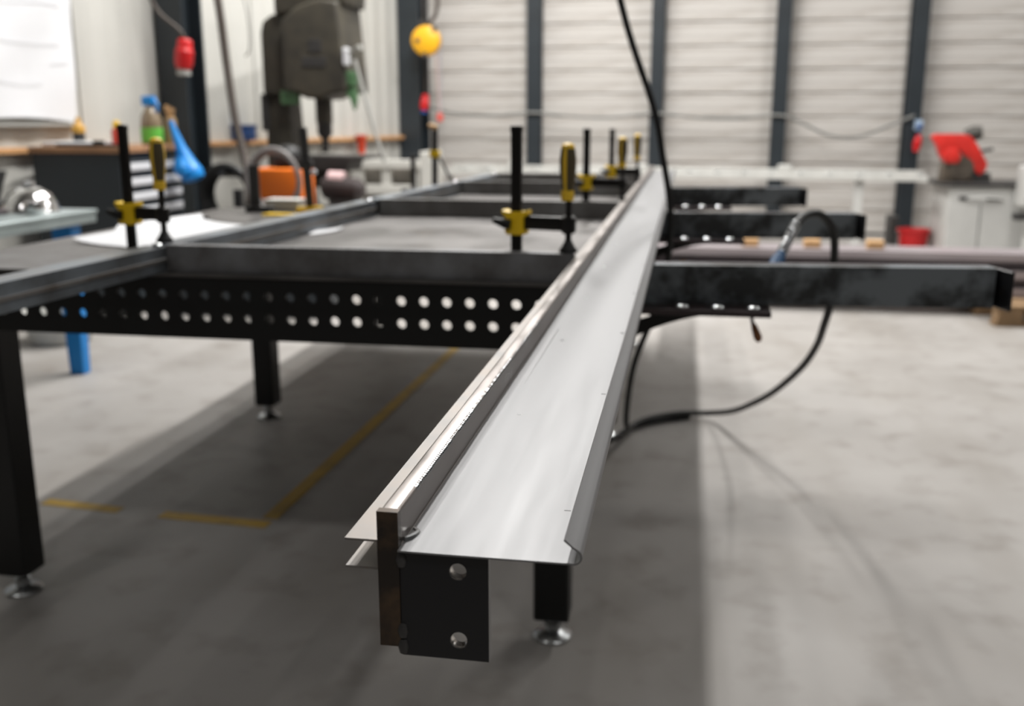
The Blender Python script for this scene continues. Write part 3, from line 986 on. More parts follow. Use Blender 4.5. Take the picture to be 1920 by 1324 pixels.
for x, lb in ((0.42, 'left pale wood block on the tube stack'), (0.80, 'middle pale wood block on the tube stack'), (1.18, 'right pale wood block on the tube stack')):
    bm = bbox(x - 0.05, x + 0.05, 6.46, 6.54, 0.3780, 0.430, 0.006)
    single('wood_block', bm, M_blockw, lb + ', seen under the middle arm', 'wood block', (x, 6.50, 0.378), 'wood blocks on the stack')
single('paper_tag', bbox(0.86, 1.0, 6.343, 6.347, 0.215, 0.275), M_paper, 'small white paper tag on the front of the tube stack', 'tag', (0.93, 6.345, 0.21))

# ------------------------------------------------------------------ roller conveyor, saw and bucket
ca = Vector((-2.35, 9.85, 0)); cb = Vector((2.06, 9.25, 0)); L = (cb - ca).length
mt = Matrix.Translation(ca) @ Matrix.Rotation(math.atan2((cb - ca).y, (cb - ca).x), 4, 'Z')
t = thing('roller_conveyor', 'long pale grey roller conveyor along the back wall leading to the saw', 'conveyor', (ca + cb) / 2)
part('side_rail', bbox(0, L, -0.16, -0.13, 0.645, 0.69, 0.003, mtx=mt), M_lgrey, t)
part('side_rail', bbox(0, L, 0.13, 0.16, 0.665, 0.725, 0.003, mtx=mt), M_lgrey, t)
for k in range(18):
    xx = 0.15 + k * 0.25
    part('roller', tube(new_bm(), [mt @ Vector((xx, -0.129, 0.675)), mt @ Vector((xx, 0.129, 0.675))], 0.025, 10), M_zinc, t, True)
for xx in (0.6, 2.2, 3.9):
    part('stand', bbox(xx - 0.04, xx + 0.04, -0.12, 0.12, 0.0, 0.645, 0.003, mtx=mt), M_grey, t)
part('stop_block', bbox(0.68, 0.80, -0.13, 0.02, 0.70, 0.78, 0.004, mtx=mt), M_lgrey, t)
part('stop_block', bbox(1.93, 2.02, -0.13, 0.02, 0.70, 0.76, 0.004, mtx=mt), M_lgrey, t)
part('stop_block', bbox(3.20, 3.32, -0.13, 0.02, 0.70, 0.77, 0.004, mtx=mt), M_lgrey, t)

t = thing('saw_cabinet', 'pale grey machine cabinet under the red cut-off saw', 'cabinet', (2.45, 9.2, 0))
part('body', bbox(2.20, 3.1, 9.0, 9.6, 0.0, 0.615, 0.012, 2), M_grey, t)
part('top_tray', bbox(2.13, 3.1, 8.97, 9.6, 0.616, 0.642, 0.004), M_dkgrey, t)
part('slot', bbox(2.28, 2.36, 8.992, 9.001, 0.50, 0.53), M_ink, t)
part('lever', tube(new_bm(), [(2.34, 8.985, 0.515), (2.50, 8.975, 0.525), (2.62, 8.985, 0.515)], 0.008, 8), M_grey, t, True)
part('slot', bbox(2.50, 2.62, 8.992, 9.001, 0.50, 0.525), M_ink, t)
part('door_seam', bbox(2.455, 2.46, 8.995, 9.001, 0.03, 0.47), M_dkgrey, t)

t = thing('cutoff_saw', 'red cut-off saw with dark motor on the pale cabinet', 'saw', (2.32, 9.25, 0.642))
pts = []
for k in range(15):
    a = R(178 - 176 * k / 14)
    pts.append((2.33 + 0.27 * math.cos(a), 0.74 + 0.26 * math.sin(a)))
guard = [(2.05, 1.02), (2.09, 1.045), (2.20, 1.045), (2.30, 1.045), (2.36, 1.03), (2.42, 0.965), (2.47, 0.88), (2.52, 0.80), (2.51, 0.74), (2.46, 0.70), (2.42, 0.74), (2.36, 0.83), (2.30, 0.90), (2.24, 0.93), (2.17, 0.90), (2.14, 0.85), (2.10, 0.95)]
bm = new_bm()
prism(bm, guard, 9.14, 9.26, 'y')
bevel_sharp(bm, 0.012, 2, 30)
part('blade_guard', bm, M_redsaw, t, True)
bm = new_bm()
prism(bm, [(2.14, 0.86), (2.18, 0.93), (2.26, 0.93), (2.30, 0.86), (2.28, 0.80), (2.18, 0.80)], 9.12, 9.28, 'y')
bevel_sharp(bm, 0.012, 2, 30)
part('grip_housing', bm, M_redsaw, t, True)
bm = new_bm()
prism(bm, [(2.16, 0.642), (2.17, 0.80), (2.22, 0.88), (2.32, 0.86), (2.39, 0.76), (2.43, 0.642)], 9.16, 9.32, 'y')
bevel_sharp(bm, 0.012, 2, 30)
part('gearbox', bm, mat('saw_bronze', (0.16, 0.13, 0.10), 0.5, 0.3, var=0.4, scale=12), t, True)
bm = new_bm()
lathe(bm, [(0.0, 0), (0.10, 0), (0.10, 0.004), (0.0, 0.004)], (2.31, 9.135, 0.76), 28, Matrix.Rotation(R(90), 4, 'X'))
part('blade', bm, mat('worn_blade', (0.20, 0.17, 0.14), 0.4, 0.7, var=0.4), t, True)
part('motor', tube(new_bm(), [(2.34, 9.22, 1.03), (2.40, 9.20, 1.052), (2.46, 9.18, 1.06)], [0.055, 0.062, 0.05], 14), mat('motor_dark', (0.05, 0.047, 0.04), 0.6), t, True)
part('motor_base', bbox(2.40, 2.56, 9.16, 9.34, 0.642, 0.72, 0.012, 2), M_dkgrey, t, True)
part('side_handle', tube(new_bm(), [(2.47, 9.2, 0.90), (2.56, 9.19, 0.92)], 0.014, 8), M_dkgrey, t, True)

t = thing('control_box', 'grey control box on a neck at the right edge beside the saw', 'control box', (2.86, 8.9, 0.56))
part('housing', bbox(2.70, 3.0, 8.72, 8.955, 0.46, 0.80, 0.03, 3), M_grey, t, True)
part('dome', tube(new_bm(), [(2.84, 8.85, 0.79), (2.84, 8.85, 0.84), (2.84, 8.85, 0.875)], [0.09, 0.085, 0.04], 16), mat('beige_cap', (0.55, 0.50, 0.46), 0.5), t, True)
part('foot_lever', bbox(2.66, 2.98, 8.74, 8.84, 0.36, 0.42, 0.01), M_dkgrey, t)
part('pedestal', bbox(2.78, 2.92, 8.76, 8.9, 0.0, 0.47, 0.005), M_grey, t)

t = thing('red_bucket', 'bright red plastic bucket on the floor before a wall post', 'bucket', (2.04, 9.45, 0))
bm = new_bm()
lathe(bm, [(0.0, 0.0), (0.104, 0.0), (0.110, 0.01), (0.132, 0.185), (0.144, 0.187), (0.146, 0.207), (0.136, 0.209), (0.127, 0.19), (0.104, 0.012), (0.0, 0.010)], (2.04, 9.45, 0), 28)
part('shell', bm, M_red, t, True)
bm = tube(new_bm(), [(2.04 + 0.150 * math.cos(R(a)), 9.45 - 0.05 * math.sin(R(a)), 0.195 - 0.085 * math.sin(R(a))) for a in range(0, 181, 15)], 0.003, 6)
part('bail', bm, M_zinc, t, True)
single('dark_crate', bbox(1.93, 2.01, 9.95, 10.2, 0, 0.27, 0.008), M_dkgrey, 'small dark crate standing left of the red bucket', 'crate', (1.97, 10.07, 0))

# wire slung along the back wall
P = [(-2.75, 1.30), (-2.45, 1.235), (-2.0, 1.21), (-1.6, 1.235), (-1.2, 1.20), (-0.8, 1.185), (-0.33, 1.225), (0.1, 1.185), (0.5, 1.175), (0.905, 1.205), (1.15, 1.12), (1.40, 1.01), (1.68, 1.0), (1.95, 1.10), (2.19, 1.20)]
hose('wall_cable', [(x, YB - 0.215, z) for x, z in P], mat('wall_cable_grey', (0.20, 0.20, 0.19), 0.6), 'thin grey cable slung in loops along the panelled back wall', 'cable', 0.014)

# ------------------------------------------------------------------ things on the columns
def plug(loc, r, l, label, body, neck, tip, cable):
    x, y, z = loc
    t = thing('power_plug', label, 'plug', loc)
    bm = new_bm()
    lathe(bm, [(0.0, -l / 2), (r * 0.8, -l / 2), (r, -l * 0.3), (r, l * 0.1), (r * 0.85, l * 0.15), (r * 0.8, l * 0.42), (r * 0.5, l / 2), (0, l / 2)], loc, 16, Matrix.Rotation(R(8), 4, 'Y'))
    part('body', bm, body, t, True)
    bm = new_bm()
    lathe(bm, [(0.0, 0), (r * 0.7, 0), (r * 0.75, -l * 0.22), (0.0, -l * 0.23)], (x - 0.07 * l, y, z - l / 2 + 0.002), 14)
    part('socket', bm, tip, t, True)
    if cable:
        part('cord', tube(new_bm(), [(x + 0.07 * l, y, z + l / 2 - 0.005)] + cable, r * 0.22, 8, True, 5), neck, t, True)
    return t


c1 = wl(4.22, 0.33)
plug((c1.x, c1.y, 1.60), 0.062, 0.20, 'red power plug hanging on the left wall column', M_red, M_brown, M_greyc,
     [(c1.x - 0.02, c1.y - 0.02, 1.76), (c1.x - 0.16, c1.y - 0.05, 1.90), (c1.x - 0.22, c1.y - 0.1, 2.2), (c1.x - 0.22, c1.y - 0.1, 2.6)])
c2 = wl(0.45, 0.33)
plug((c2.x - 0.02, c2.y, 1.34), 0.045, 0.16, 'small red power plug on the corner column', M_red, M_brown, M_bluedk,
     [(c2.x - 0.01, c2.y, 1.5), (c2.x - 0.01, c2.y, 1.9), (c2.x - 0.02, c2.y, 2.6)])
plug((2.235, YB - 0.26, 0.95), 0.04, 0.13, 'red and blue power plug on the post above the bucket', M_red, M_bluefit, M_red,
     [(2.235, YB - 0.26, 1.05), (2.235, YB - 0.26, 1.12)])
t = thing('wall_socket', 'pale blue socket on the post just above the red and blue plug', 'socket', (2.235, YB - 0.25, 1.10))
part('housing', bbox(2.20, 2.27, YB - 0.27, YB - 0.192, 1.06, 1.16, 0.01, 2), mat('pale_blue', (0.35, 0.45, 0.58), 0.5), t, True)
part('cover', bbox(2.212, 2.258, YB - 0.285, YB - 0.269, 1.075, 1.12, 0.004), M_bluedk, t)

t = thing('hose_reel', 'yellow hose reel hanging beside the corner column', 'reel', (-2.60, 10.1, 1.95))
mtx = Matrix.Rotation(R(90), 4, 'X') @ Matrix.Rotation(R(0), 4, 'Y')
bm = new_bm()
lathe(bm, [(0.0, -0.07), (0.115, -0.07), (0.142, -0.05), (0.15, 0.0), (0.142, 0.05), (0.115, 0.07), (0.0, 0.07)], (-2.605, 10.1, 1.93), 28, mtx)
part('drum', bm, mat('reel_yellow', (0.82, 0.42, 0.012), 0.4), t, True)
for (dx, dz) in ((-0.075, 0.0), (0.10, 0.11), (0.0, -0.14)):
    bm = new_bm()
    lathe(bm, [(0.0, 0.0), (0.026, 0.0), (0.024, 0.012), (0.0, 0.013)], (-2.605 + dx, 10.032, 1.93 + dz), 12, mtx)
    part('knob', bm, M_brown, t, True)
part('bracket', bbox(-2.67, -2.64, 10.05, 10.15, 2.085, 2.13), M_dkgrey, t)
part('hose', tube(new_bm(), [(-2.60, 10.1, 2.08), (-2.53, 10.1, 2.14), (-2.49, 10.1, 2.25), (-2.48, 10.1, 2.45), (-2.48, 10.1, 2.7)], 0.020, 10, True, 5), M_brown, t, True)
t = thing('pull_cord', 'thin red cord with a red toggle hanging below the yellow hose reel', 'cord', (-2.48, 10.1, 1.19))
part('cord', tube(new_bm(), [(-2.51, 10.1, 1.8125), (-2.495, 10.1, 1.5), (-2.48, 10.1, 1.22)], 0.008, 6), mat('cord_pale', (0.50, 0.36, 0.33), 0.6), t)
part('cord', tube(new_bm(), [(-2.465, 10.1, 1.8735), (-2.468, 10.1, 1.5), (-2.475, 10.1, 1.22)], 0.006, 6), mat('cord_mauve', (0.36, 0.33, 0.38), 0.6), t)
bm = new_bm()
lathe(bm, [(0.0, 0.0), (0.03, 0.0), (0.036, 0.04), (0.03, 0.08), (0.0, 0.085)], (-2.48, 10.1, 1.145), 14)
part('toggle', bm, M_pink, t, True)

# ------------------------------------------------------------------ left wall sheets
t = thing('drawing_poster', 'large creased white drawing sheet pinned to the left wall', 'poster', wl(5.2, 0.03, 1.15))
N = 16
bm = new_bm()
G = [[], []]
for lay in (0, 1):
    for i in range(N + 1):
        row = []
        for j in range(N + 1):
            u, v = i / N, j / N
            s = 4.93 + 0.9 * u - 0.10 * (1 - u) * (v - 0.3)
            off = 0.03 + 0.012 * math.sin(u * 9 + v * 4) * math.sin(v * 7) + 0.02 * (1 - v) ** 3 + 0.002 * lay
            row.append(bm.verts.new(wl(s, off, 1.145 + 1.1 * v + 0.03 * math.sin(u * 3))))
        G[lay].append(row)
for lay in (0, 1):
    for i in range(N):
        for j in range(N):
            bm.faces.new((G[lay][i][j], G[lay][i + 1][j], G[lay][i + 1][j + 1], G[lay][i][j + 1]))
for i in range(N):
    for j in (0, N):
        bm.faces.new((G[0][i][j], G[0][i + 1][j], G[1][i + 1][j], G[1][i][j]))
        bm.faces.new((G[0][j][i], G[0][j][i + 1], G[1][j][i + 1], G[1][j][i]))
part('sheet', bm, M_paper, t, True)
for (s0, s1, z) in ((5.0, 5.6, 1.85), (5.02, 5.5, 1.62), (4.99, 5.12, 1.50), (5.2, 5.7, 1.38)):
    part('pencil_line', bbox(s0, s1, 0.052, 0.0535, z, z + 0.004, mtx=wall_mtx(0, 0, 0)), mat('faint_pencil', (0.66, 0.67, 0.70), 0.7), t)
part('bottom_batten', bbox(4.95, 5.85, 0.018, 0.075, 1.125, 1.145, mtx=wall_mtx(0, 0, 0)), M_greyc, t)

# ------------------------------------------------------------------ drawer cabinet and what stands on it
CX0, CX1, CY0, CY1 = -3.80, -3.215, 5.40, 6.10
t = thing('tool_cabinet', 'dark tool cabinet with pale drawer handles and a wooden top', 'cabinet', (-3.5, 5.75, 0))
part('body', bbox(CX0, CX1 - 0.02, CY0, CY1, 0.08, 0.972, 0.006), M_cab, t)
part('plinth', bbox(CX0 + 0.03, CX1 - 0.05, CY0 + 0.03, CY1 - 0.03, 0.0, 0.08), M_ink, t)
part('worktop', bbox(CX0 - 0.01, CX1 + 0.01, CY0 - 0.015, CY1 + 0.01, 0.972, 1.008, 0.004), mat('worktop_wood', (0.38, 0.20, 0.10), 0.5, var=0.35, scale=5, stretch=(1, 5, 5)), t)
zz = 0.93
for k in range(8):
    h = 0.083 if k else 0.083
    d = part('drawer', bbox(CX1 - 0.0195, CX1, CY0 + 0.02, CY1 - 0.02, zz - h + 0.006, zz, 0.003), M_cab, t)
    part('handle', bbox(CX1, CX1 + 0.018, CY0 + 0.03, CY1 - 0.06, zz - 0.062, zz - 0.018, 0.006, 2), M_handle, d, True)
    zz -= h + 0.004 if k < 3 else h + 0.012

single('paper_stack', bbox(-3.76, -3.42, 5.45, 5.70, 1.008, 1.035, 0.008, 2), M_paper, 'white paper stack on the left of the tool cabinet', 'paper', (-3.6, 5.57, 1.008))
t = thing('clipboard', 'dark flat folder lying at the front of the tool cabinet', 'folder', (-3.40, 5.47, 1.008))
part('board', bbox(-3.64, -3.24, 5.405, 5.445, 1.008, 1.024, 0.003), M_ink, t)
part('clip', bbox(-3.40, -3.34, 5.40, 5.44, 1.024, 1.045, 0.004), M_dkgrey, t)


def bottle(loc, prof, m, label, cat, cap_prof, cap_m, neck_label=None):
    t = thing(cat.replace(' ', '_'), label, cat, loc)
    bm = new_bm(); lathe(bm, prof, loc, 18)
    part('body', bm, m, t, True)
    bm = new_bm(); lathe(bm, cap_prof, loc, 14)
    part('cap', bm, cap_m, t, True)
    return t


bottle((-3.62, 5.62, 1.0355), [(0, 0), (0.035, 0), (0.036, 0.07), (0.02, 0.085), (0.0, 0.086)], M_ink, 'small black and yellow jar in front of the wall drawing', 'glue jar',
       [(0.0, 0.05), (0.038, 0.05), (0.040, 0.085), (0.022, 0.10), (0.012, 0.14), (0.0, 0.142)], mat('amber_cap', (0.55, 0.30, 0.05), 0.4))
bottle((-3.37, 5.62, 1.008), [(0, 0), (0.03, 0), (0.032, 0.09), (0.02, 0.105), (0, 0.106)], mat('tin_red', (0.50, 0.05, 0.03), 0.4), 'small red tin with a pale cap on the tool cabinet', 'paint tin',
       [(0, 0.105), (0.022, 0.105), (0.018, 0.145), (0.0, 0.15)], M_yellowh)
t = thing('spray_bottle', 'spray bottle with green label and blue trigger on the tool cabinet', 'spray bottle', (-3.31, 5.92, 1.008))
c = (-3.31, 5.92, 1.008)
bm = new_bm(); lathe(bm, [(0, 0), (0.062, 0), (0.066, 0.02), (0.066, 0.11), (0.060, 0.17), (0.036, 0.215), (0.020, 0.235), (0.0, 0.236)], c, 20)
body = part('body', bm, M_glass, t, True)
bm = new_bm(); lathe(bm, [(0.0, 0.018), (0.0672, 0.018), (0.0675, 0.105), (0.0, 0.105)], c, 20)
part('label_band', bm, M_green, body, True)
part('trigger_head', bbox(-3.355, -3.275, 5.895, 5.945, 1.245, 1.305, 0.012, 2), M_blue, t, True)
part('trigger', tube(new_bm(), [(-3.278, 5.92, 1.285), (-3.255, 5.915, 1.25), (-3.265, 5.915, 1.21)], 0.009, 8), M_blue, t, True)
t = thing('brush_jar', 'brown jar of brushes beside the spray bottle', 'jar', (-3.25, 6.05, 1.008))
bm = new_bm(); lathe(bm, [(0, 0), (0.035, 0), (0.037, 0.15), (0.03, 0.17), (0, 0.171)], (-3.250, 6.05, 1.008), 16)
part('jar', bm, mat('jar_brown', (0.30, 0.20, 0.09), 0.4), t, True)
for a in range(3):
    part('brush', tube(new_bm(), [(-3.250 + 0.012 * (a - 1), 6.05, 1.17), (-3.250 + 0.025 * (a - 1), 6.05, 1.25 - 0.01 * a)], [0.008, 0.012], 8), M_blockw, t, True)
t = thing('blue_dust_pan', 'bright blue plastic scoop hanging at the corner of the tool cabinet', 'scoop', (-3.13, 5.92, 0.98))
bm = tube(new_bm(), [(-3.185, 5.93, 1.155), (-3.165, 5.93, 1.09), (-3.13, 5.93, 0.99), (-3.095, 5.93, 0.90), (-3.07, 5.93, 0.84), (-3.055, 5.93, 0.80), (-3.05, 5.93, 0.785)], [0.015, 0.022, 0.035, 0.055, 0.075, 0.07, 0.03], 14, True, 3)
part('shell', bm, M_blue, t, True)
bm = tube(new_bm(), [(-3.10, 5.86, 0.93), (-3.09, 5.85, 0.86), (-3.06, 5.85, 0.83)], [0.035, 0.05, 0.03], 12, True, 3)
part('lip', bm, M_blue, t, True)

# ------------------------------------------------------------------ zinc bench at the far left
t = thing('work_bench', 'grey metal topped bench with blue legs at the left edge', 'bench', (-3.05, 3.4, 0))
part('top', bbox(-3.45, -2.672, 2.45, 4.24, 0.742, 0.760, 0.003), M_bench, t)
part('side_beam', bbox(-2.715, -2.675, 2.46, 4.23, 0.702, 0.742, 0.004), M_bench, t)
part('side_beam', bbox(-3.445, -3.405, 2.46, 4.23, 0.702, 0.742, 0.004), M_bench, t)
part('end_beam', bbox(-3.404, -2.716, 4.19, 4.23, 0.702, 0.742, 0.004), M_bench, t)
part('end_beam', bbox(-3.404, -2.716, 2.46, 2.50, 0.702, 0.742, 0.004), M_bench, t)
for (lx, ly) in ((-2.77, 4.13), (-2.77, 2.56), (-3.35, 4.13), (-3.35, 2.56)):
    bm = new_bm()
    pr = [(lx - 0.050, ly - 0.04), (lx + 0.050, ly - 0.04), (lx + 0.050, ly + 0.04), (lx - 0.050, ly + 0.04)]
    prism(bm, pr, 0.0, 0.741, 'z')
    for v in bm.verts:
        if v.co.z < 0.1:
            v.co.x = lx + (v.co.x - lx) * 0.72; v.co.y = ly + (v.co.y - ly) * 0.72
    bevel_sharp(bm, 0.006, 2)
    part('leg', bm, M_blue, t)
t = thing('polished_bowl', 'shiny upturned steel bowl on the grey bench', 'bowl', (-2.92, 4.08, 0.76))
bm = new_bm(); lathe(bm, [(0.0, 0.075), (0.04, 0.10), (0.085, 0.072), (0.108, 0.03), (0.118, 0.0), (0.124, 0.0), (0.114, 0.034), (0.09, 0.078), (0.045, 0.105), (0.0, 0.11)], (-2.90, 4.08, 0.76), 28)
part('shell', bm, M_chrome, t, True)
bm = new_bm(); lathe(bm, [(0.0, 0.0), (0.026, 0.0), (0.03, 0.02), (0.0, 0.024)], (-2.90, 4.08, 0.868), 14)
part('foot_ring', bm, M_chrome, t, True)
t = thing('polished_cup', 'small shiny steel cup beside the upturned bowl', 'cup', (-2.80, 3.90, 0.76))
bm = new_bm(); lathe(bm, [(0, 0), (0.035, 0), (0.046, 0.04), (0.040, 0.055), (0.036, 0.04), (0, 0.012)], (-2.79, 3.95, 0.76), 20)
part('shell', bm, M_chrome, t, True)
t = thing('steel_plate', 'flat plum grey steel plate on the left end of the bench', 'plate', (-3.1, 3.9, 0.76))
part('plate', bbox(-3.42, -2.90, 3.70, 3.93, 0.7605, 0.785, 0.003), mat('plum_plate', (0.07, 0.055, 0.06), 0.45, 0.3), t)
part('lifting_hole', bbox(-3.00, -2.96, 3.78, 3.84, 0.7845, 0.7865, 0.0005), M_ink, t)
t = thing('black_vise', 'black bench vise behind the steel plate at the left edge', 'vise', (-3.05, 4.05, 0.76))
part('base', bbox(-3.20, -3.05, 4.02, 4.18, 0.76, 0.80, 0.006), M_ink, t)
bm = new_bm(); prism(bm, [(-3.15, 0.80), (-3.10, 0.80), (-3.08, 0.86), (-3.05, 0.935), (-3.20, 0.935), (-3.17, 0.86)], 4.05, 4.15, 'y')
part('jaw', bm, M_ink, t)
part('screw', tube(new_bm(), [(-3.125, 4.05, 0.86), (-3.125, 3.96, 0.86)], 0.014, 10), M_dkgrey, t, True)
t = thing('white_tub', 'white plastic tub on the floor under the grey bench', 'tub', (-3.3, 4.75, 0))
bm = new_bm(); lathe(bm, [(0, 0), (0.14, 0), (0.16, 0.02), (0.175, 0.15), (0.19, 0.155), (0.19, 0.17), (0.165, 0.165), (0.14, 0.012), (0, 0.01)], (-3.28, 4.75, 0), 26)
part('shell', bm, M_lgrey, t, True)
part('handle', tube(new_bm(), [(-3.28 + 0.188 * math.cos(R(a)), 4.75 - 0.06 * math.sin(R(a)), 0.16 - 0.09 * math.sin(R(a))) for a in range(0, 181, 20)], 0.004, 6), M_greyc, t, True)

# ------------------------------------------------------------------ drill press
t = thing('drill_press', 'old olive brown pillar drill standing by the left wall', 'drill press', (-2.85, 7.4, 0))
part('base', bbox(-3.2, -2.3, 7.0, 7.8, 0.0, 0.10, 0.015, 2), M_drill, t)
bm = new_bm()
prism(bm, [(-3.14, 0.10), (-2.80, 0.10), (-2.84, 0.60), (-2.93, 1.02), (-2.95, 1.36), (-3.11, 1.36), (-3.13, 1.0)], 7.26, 7.54, 'y')
bevel_sharp(bm, 0.02, 2)
part('pillar', bm, M_drill, t, True)
part('pillar_box', bbox(-3.15, -3.09, 7.23, 7.5, 1.08, 1.35, 0.01), M_dkgrey, t)
bm = new_bm()
prism(bm, [(-3.11, 1.34), (-3.11, 1.78), (-3.09, 1.86), (-3.03, 1.90), (-2.97, 1.92), (-2.86, 1.92), (-2.86, 1.34)], 7.20, 7.66, 'y')
bevel_sharp(bm, 0.025, 3)
part('rear_housing', bm, M_drill, t, True)
bm = new_bm()
prism(bm, [(-2.90, 1.37), (-2.90, 1.86), (-2.78, 1.95), (-2.62, 2.0), (-2.47, 1.98), (-2.44, 1.60), (-2.42, 1.36), (-2.56, 1.34), (-2.62, 1.31), (-2.74, 1.31), (-2.78, 1.345)], 7.08, 7.60, 'y')
bevel_sharp(bm, 0.03, 3, 25)
part('head', bm, M_drill, t, True)
bm = new_bm()
prism(bm, [(-2.97, 1.90), (-2.97, 2.20), (-2.50, 2.22), (-2.42, 2.12), (-2.44, 1.96), (-2.62, 1.985), (-2.80, 1.91)], 7.14, 7.62, 'y')
bevel_sharp(bm, 0.025, 3, 25)
part('belt_cover', bm, M_drill, t, True)
part('name_plate', bbox(-2.75, -2.57, 7.070, 7.081, 1.53, 1.60, 0.004), M_dkgrey, t)
part('switch_plate', bbox(-2.70, -2.60, 7.072, 7.083, 1.63, 1.72, 0.004), M_dkgrey, t)
part('quill', tube(new_bm(), [(-2.68, 7.3, 1.36), (-2.68, 7.3, 1.14), (-2.68, 7.3, 1.138)], [0.062, 0.062, 0.05], 16), M_drill, t, True)
part('chuck', tube(new_bm(), [(-2.68, 7.3, 1.14), (-2.68, 7.3, 1.06), (-2.68, 7.3, 1.03)], [0.055, 0.055, 0.036], 16), M_dkgrey, t, True)
part('drill_bit', tube(new_bm(), [(-2.68, 7.3, 1.03), (-2.68, 7.3, 0.92)], [0.028, 0.025], 10), M_dkgrey, t, True)
bm = new_bm()
prism(bm, [(-2.86, 0.905), (-2.26, 0.905), (-2.26, 0.885), (-2.40, 0.865), (-2.42, 0.80), (-2.86, 0.80)], 7.02, 7.34, 'y')
bevel_sharp(bm, 0.006, 2)
part('work_table', bm, mat('drill_table', (0.035, 0.03, 0.028), 0.6, 0.0, var=0.4), t, True)
part('table_arm', bbox(-2.90, -2.55, 7.25, 7.5, 0.66, 0.80, 0.02, 2), M_drill, t, True)
part('table_knob', tube(new_bm(), [(-2.78, 7.0, 0.93), (-2.86, 7.0, 0.96)], 0.025, 10), M_zinc, t, True)
part('coolant_box', bbox(-2.95, -2.82, 7.13, 7.21, 1.27, 1.37, 0.01), M_greenm, t)
part('depth_lever', tube(new_bm(), [(-2.44, 7.1, 1.62), (-2.36, 7.05, 1.64), (-2.29, 7.02, 1.66)], [0.01, 0.01, 0.02], 8), M_greyc, t, True)
part('gauge', bbox(-2.44, -2.40, 7.06, 7.12, 1.54, 1.66, 0.008, mtx=None), M_handle, t)
part('green_switch', bbox(-2.44, -2.37, 7.10, 7.2, 1.40, 1.50, 0.012, 2), M_greenm, t, True)
bm = new_bm()
prism(bm, [(-2.45, 1.36), (-2.38, 1.42), (-2.37, 1.30), (-2.39, 1.23), (-2.41, 1.30)], 7.12, 7.18, 'y')
part('guard_arm', bm, M_greenm, t)
part('conduit', tube(new_bm(), [(-2.38, 7.15, 1.58), (-2.33, 7.14, 1.40), (-2.27, 7.12, 1.22), (-2.22, 7.1, 1.05), (-2.16, 7.1, 0.86)], 0.014, 8, True, 4), M_greyc, t, True)

# ------------------------------------------------------------------ welder, helmet, hoses left of the drill
t = thing('welding_set', 'orange welding machine with grey hose loops, before the drill press', 'welder', (-2.54, 6.1, 0))
part('case', bbox(-2.70, -2.38, 6.02, 6.26, 0.60, 0.862, 0.02, 3), M_orange, t, True)
part('lower_cabinet', bbox(-2.68, -2.38, 6.06, 6.46, 0.10, 0.549, 0.006), M_dkgrey, t)
part('trolley_frame', bbox(-2.72, -2.34, 6.0, 6.52, 0.55, 0.599, 0.006), M_dkgrey, t)
for (lx, ly) in ((-2.69, 6.05), (-2.37, 6.05), (-2.69, 6.47), (-2.37, 6.47)):
    part('post', bbox(lx - 0.02, lx + 0.02, ly - 0.02, ly + 0.02, 0.06, 0.55), M_dkgrey, t)
    part('wheel', tube(new_bm(), [(lx - 0.02, ly, 0.06), (lx + 0.02, ly, 0.06)], 0.06, 16), M_rubber, t, True)
for (cx, cy, rr, sgn) in ((-2.53, 5.97, 0.155, 1), (-2.53, 5.94, 0.17, 1)):
    pts = [(cx + rr * 1.0 * math.cos(R(a)), cy - 0.01 * math.sin(R(a * 2)), 0.795 + rr * 1.12 * math.sin(R(a))) for a in range(0, 361, 15)]
    part('hose_loop', tube(new_bm(), pts, 0.017, 8, True, 2), mat('hose_grey', (0.20, 0.185, 0.18), 0.5), t, True)
t = thing('welding_helmet', 'black welding helmet resting on the orange welding machine', 'helmet', (-2.53, 6.2, 0.862))
bm = new_bm()
lathe(bm, [(0.0, 0.0), (0.095, 0.0), (0.105, 0.05), (0.095, 0.10), (0.06, 0.135), (0.0, 0.148)], (-2.53, 6.2, 0.862), 20)
part('shell', bm, M_rubber, t, True)
part('visor', bbox(-2.585, -2.475, 6.088, 6.110, 0.90, 0.945, 0.004), M_ink, t)
t = thing('plastic_tub', 'small cream white box on the table below the orange welder', 'box', (-1.48, 3.59, ZT))
part('tub', bbox(-1.55, -1.42, 3.55, 3.63, ZT + 0.0005, ZT + 0.035, 0.006, 2), mat('box_cream', (0.62, 0.58, 0.50), 0.5), t, True)
part('lid', bbox(-1.553, -1.417, 3.547, 3.633, ZT + 0.035, ZT + 0.042, 0.002), mat('box_white', (0.72, 0.70, 0.66), 0.5), t)
t = thing('added_chest', 'low dark steel chest added on the floor to darken the left apron holes', 'chest', (-2.55, 5.72, 0))  # added box, makes the upper left apron holes look dark
part('body', bbox(-3.0, -2.12, 5.56, 5.90, 0.0, 0.26, 0.006), M_cab, t)
part('lid', bbox(-3.01, -2.11, 5.55, 5.91, 0.26, 0.29, 0.005), M_cab, t)
part('handle', tube(new_bm(), [(-2.66, 5.55, 0.2), (-2.66, 5.52, 0.2), (-2.46, 5.52, 0.2), (-2.46, 5.55, 0.2)], 0.008, 8), M_zinc, t, True)

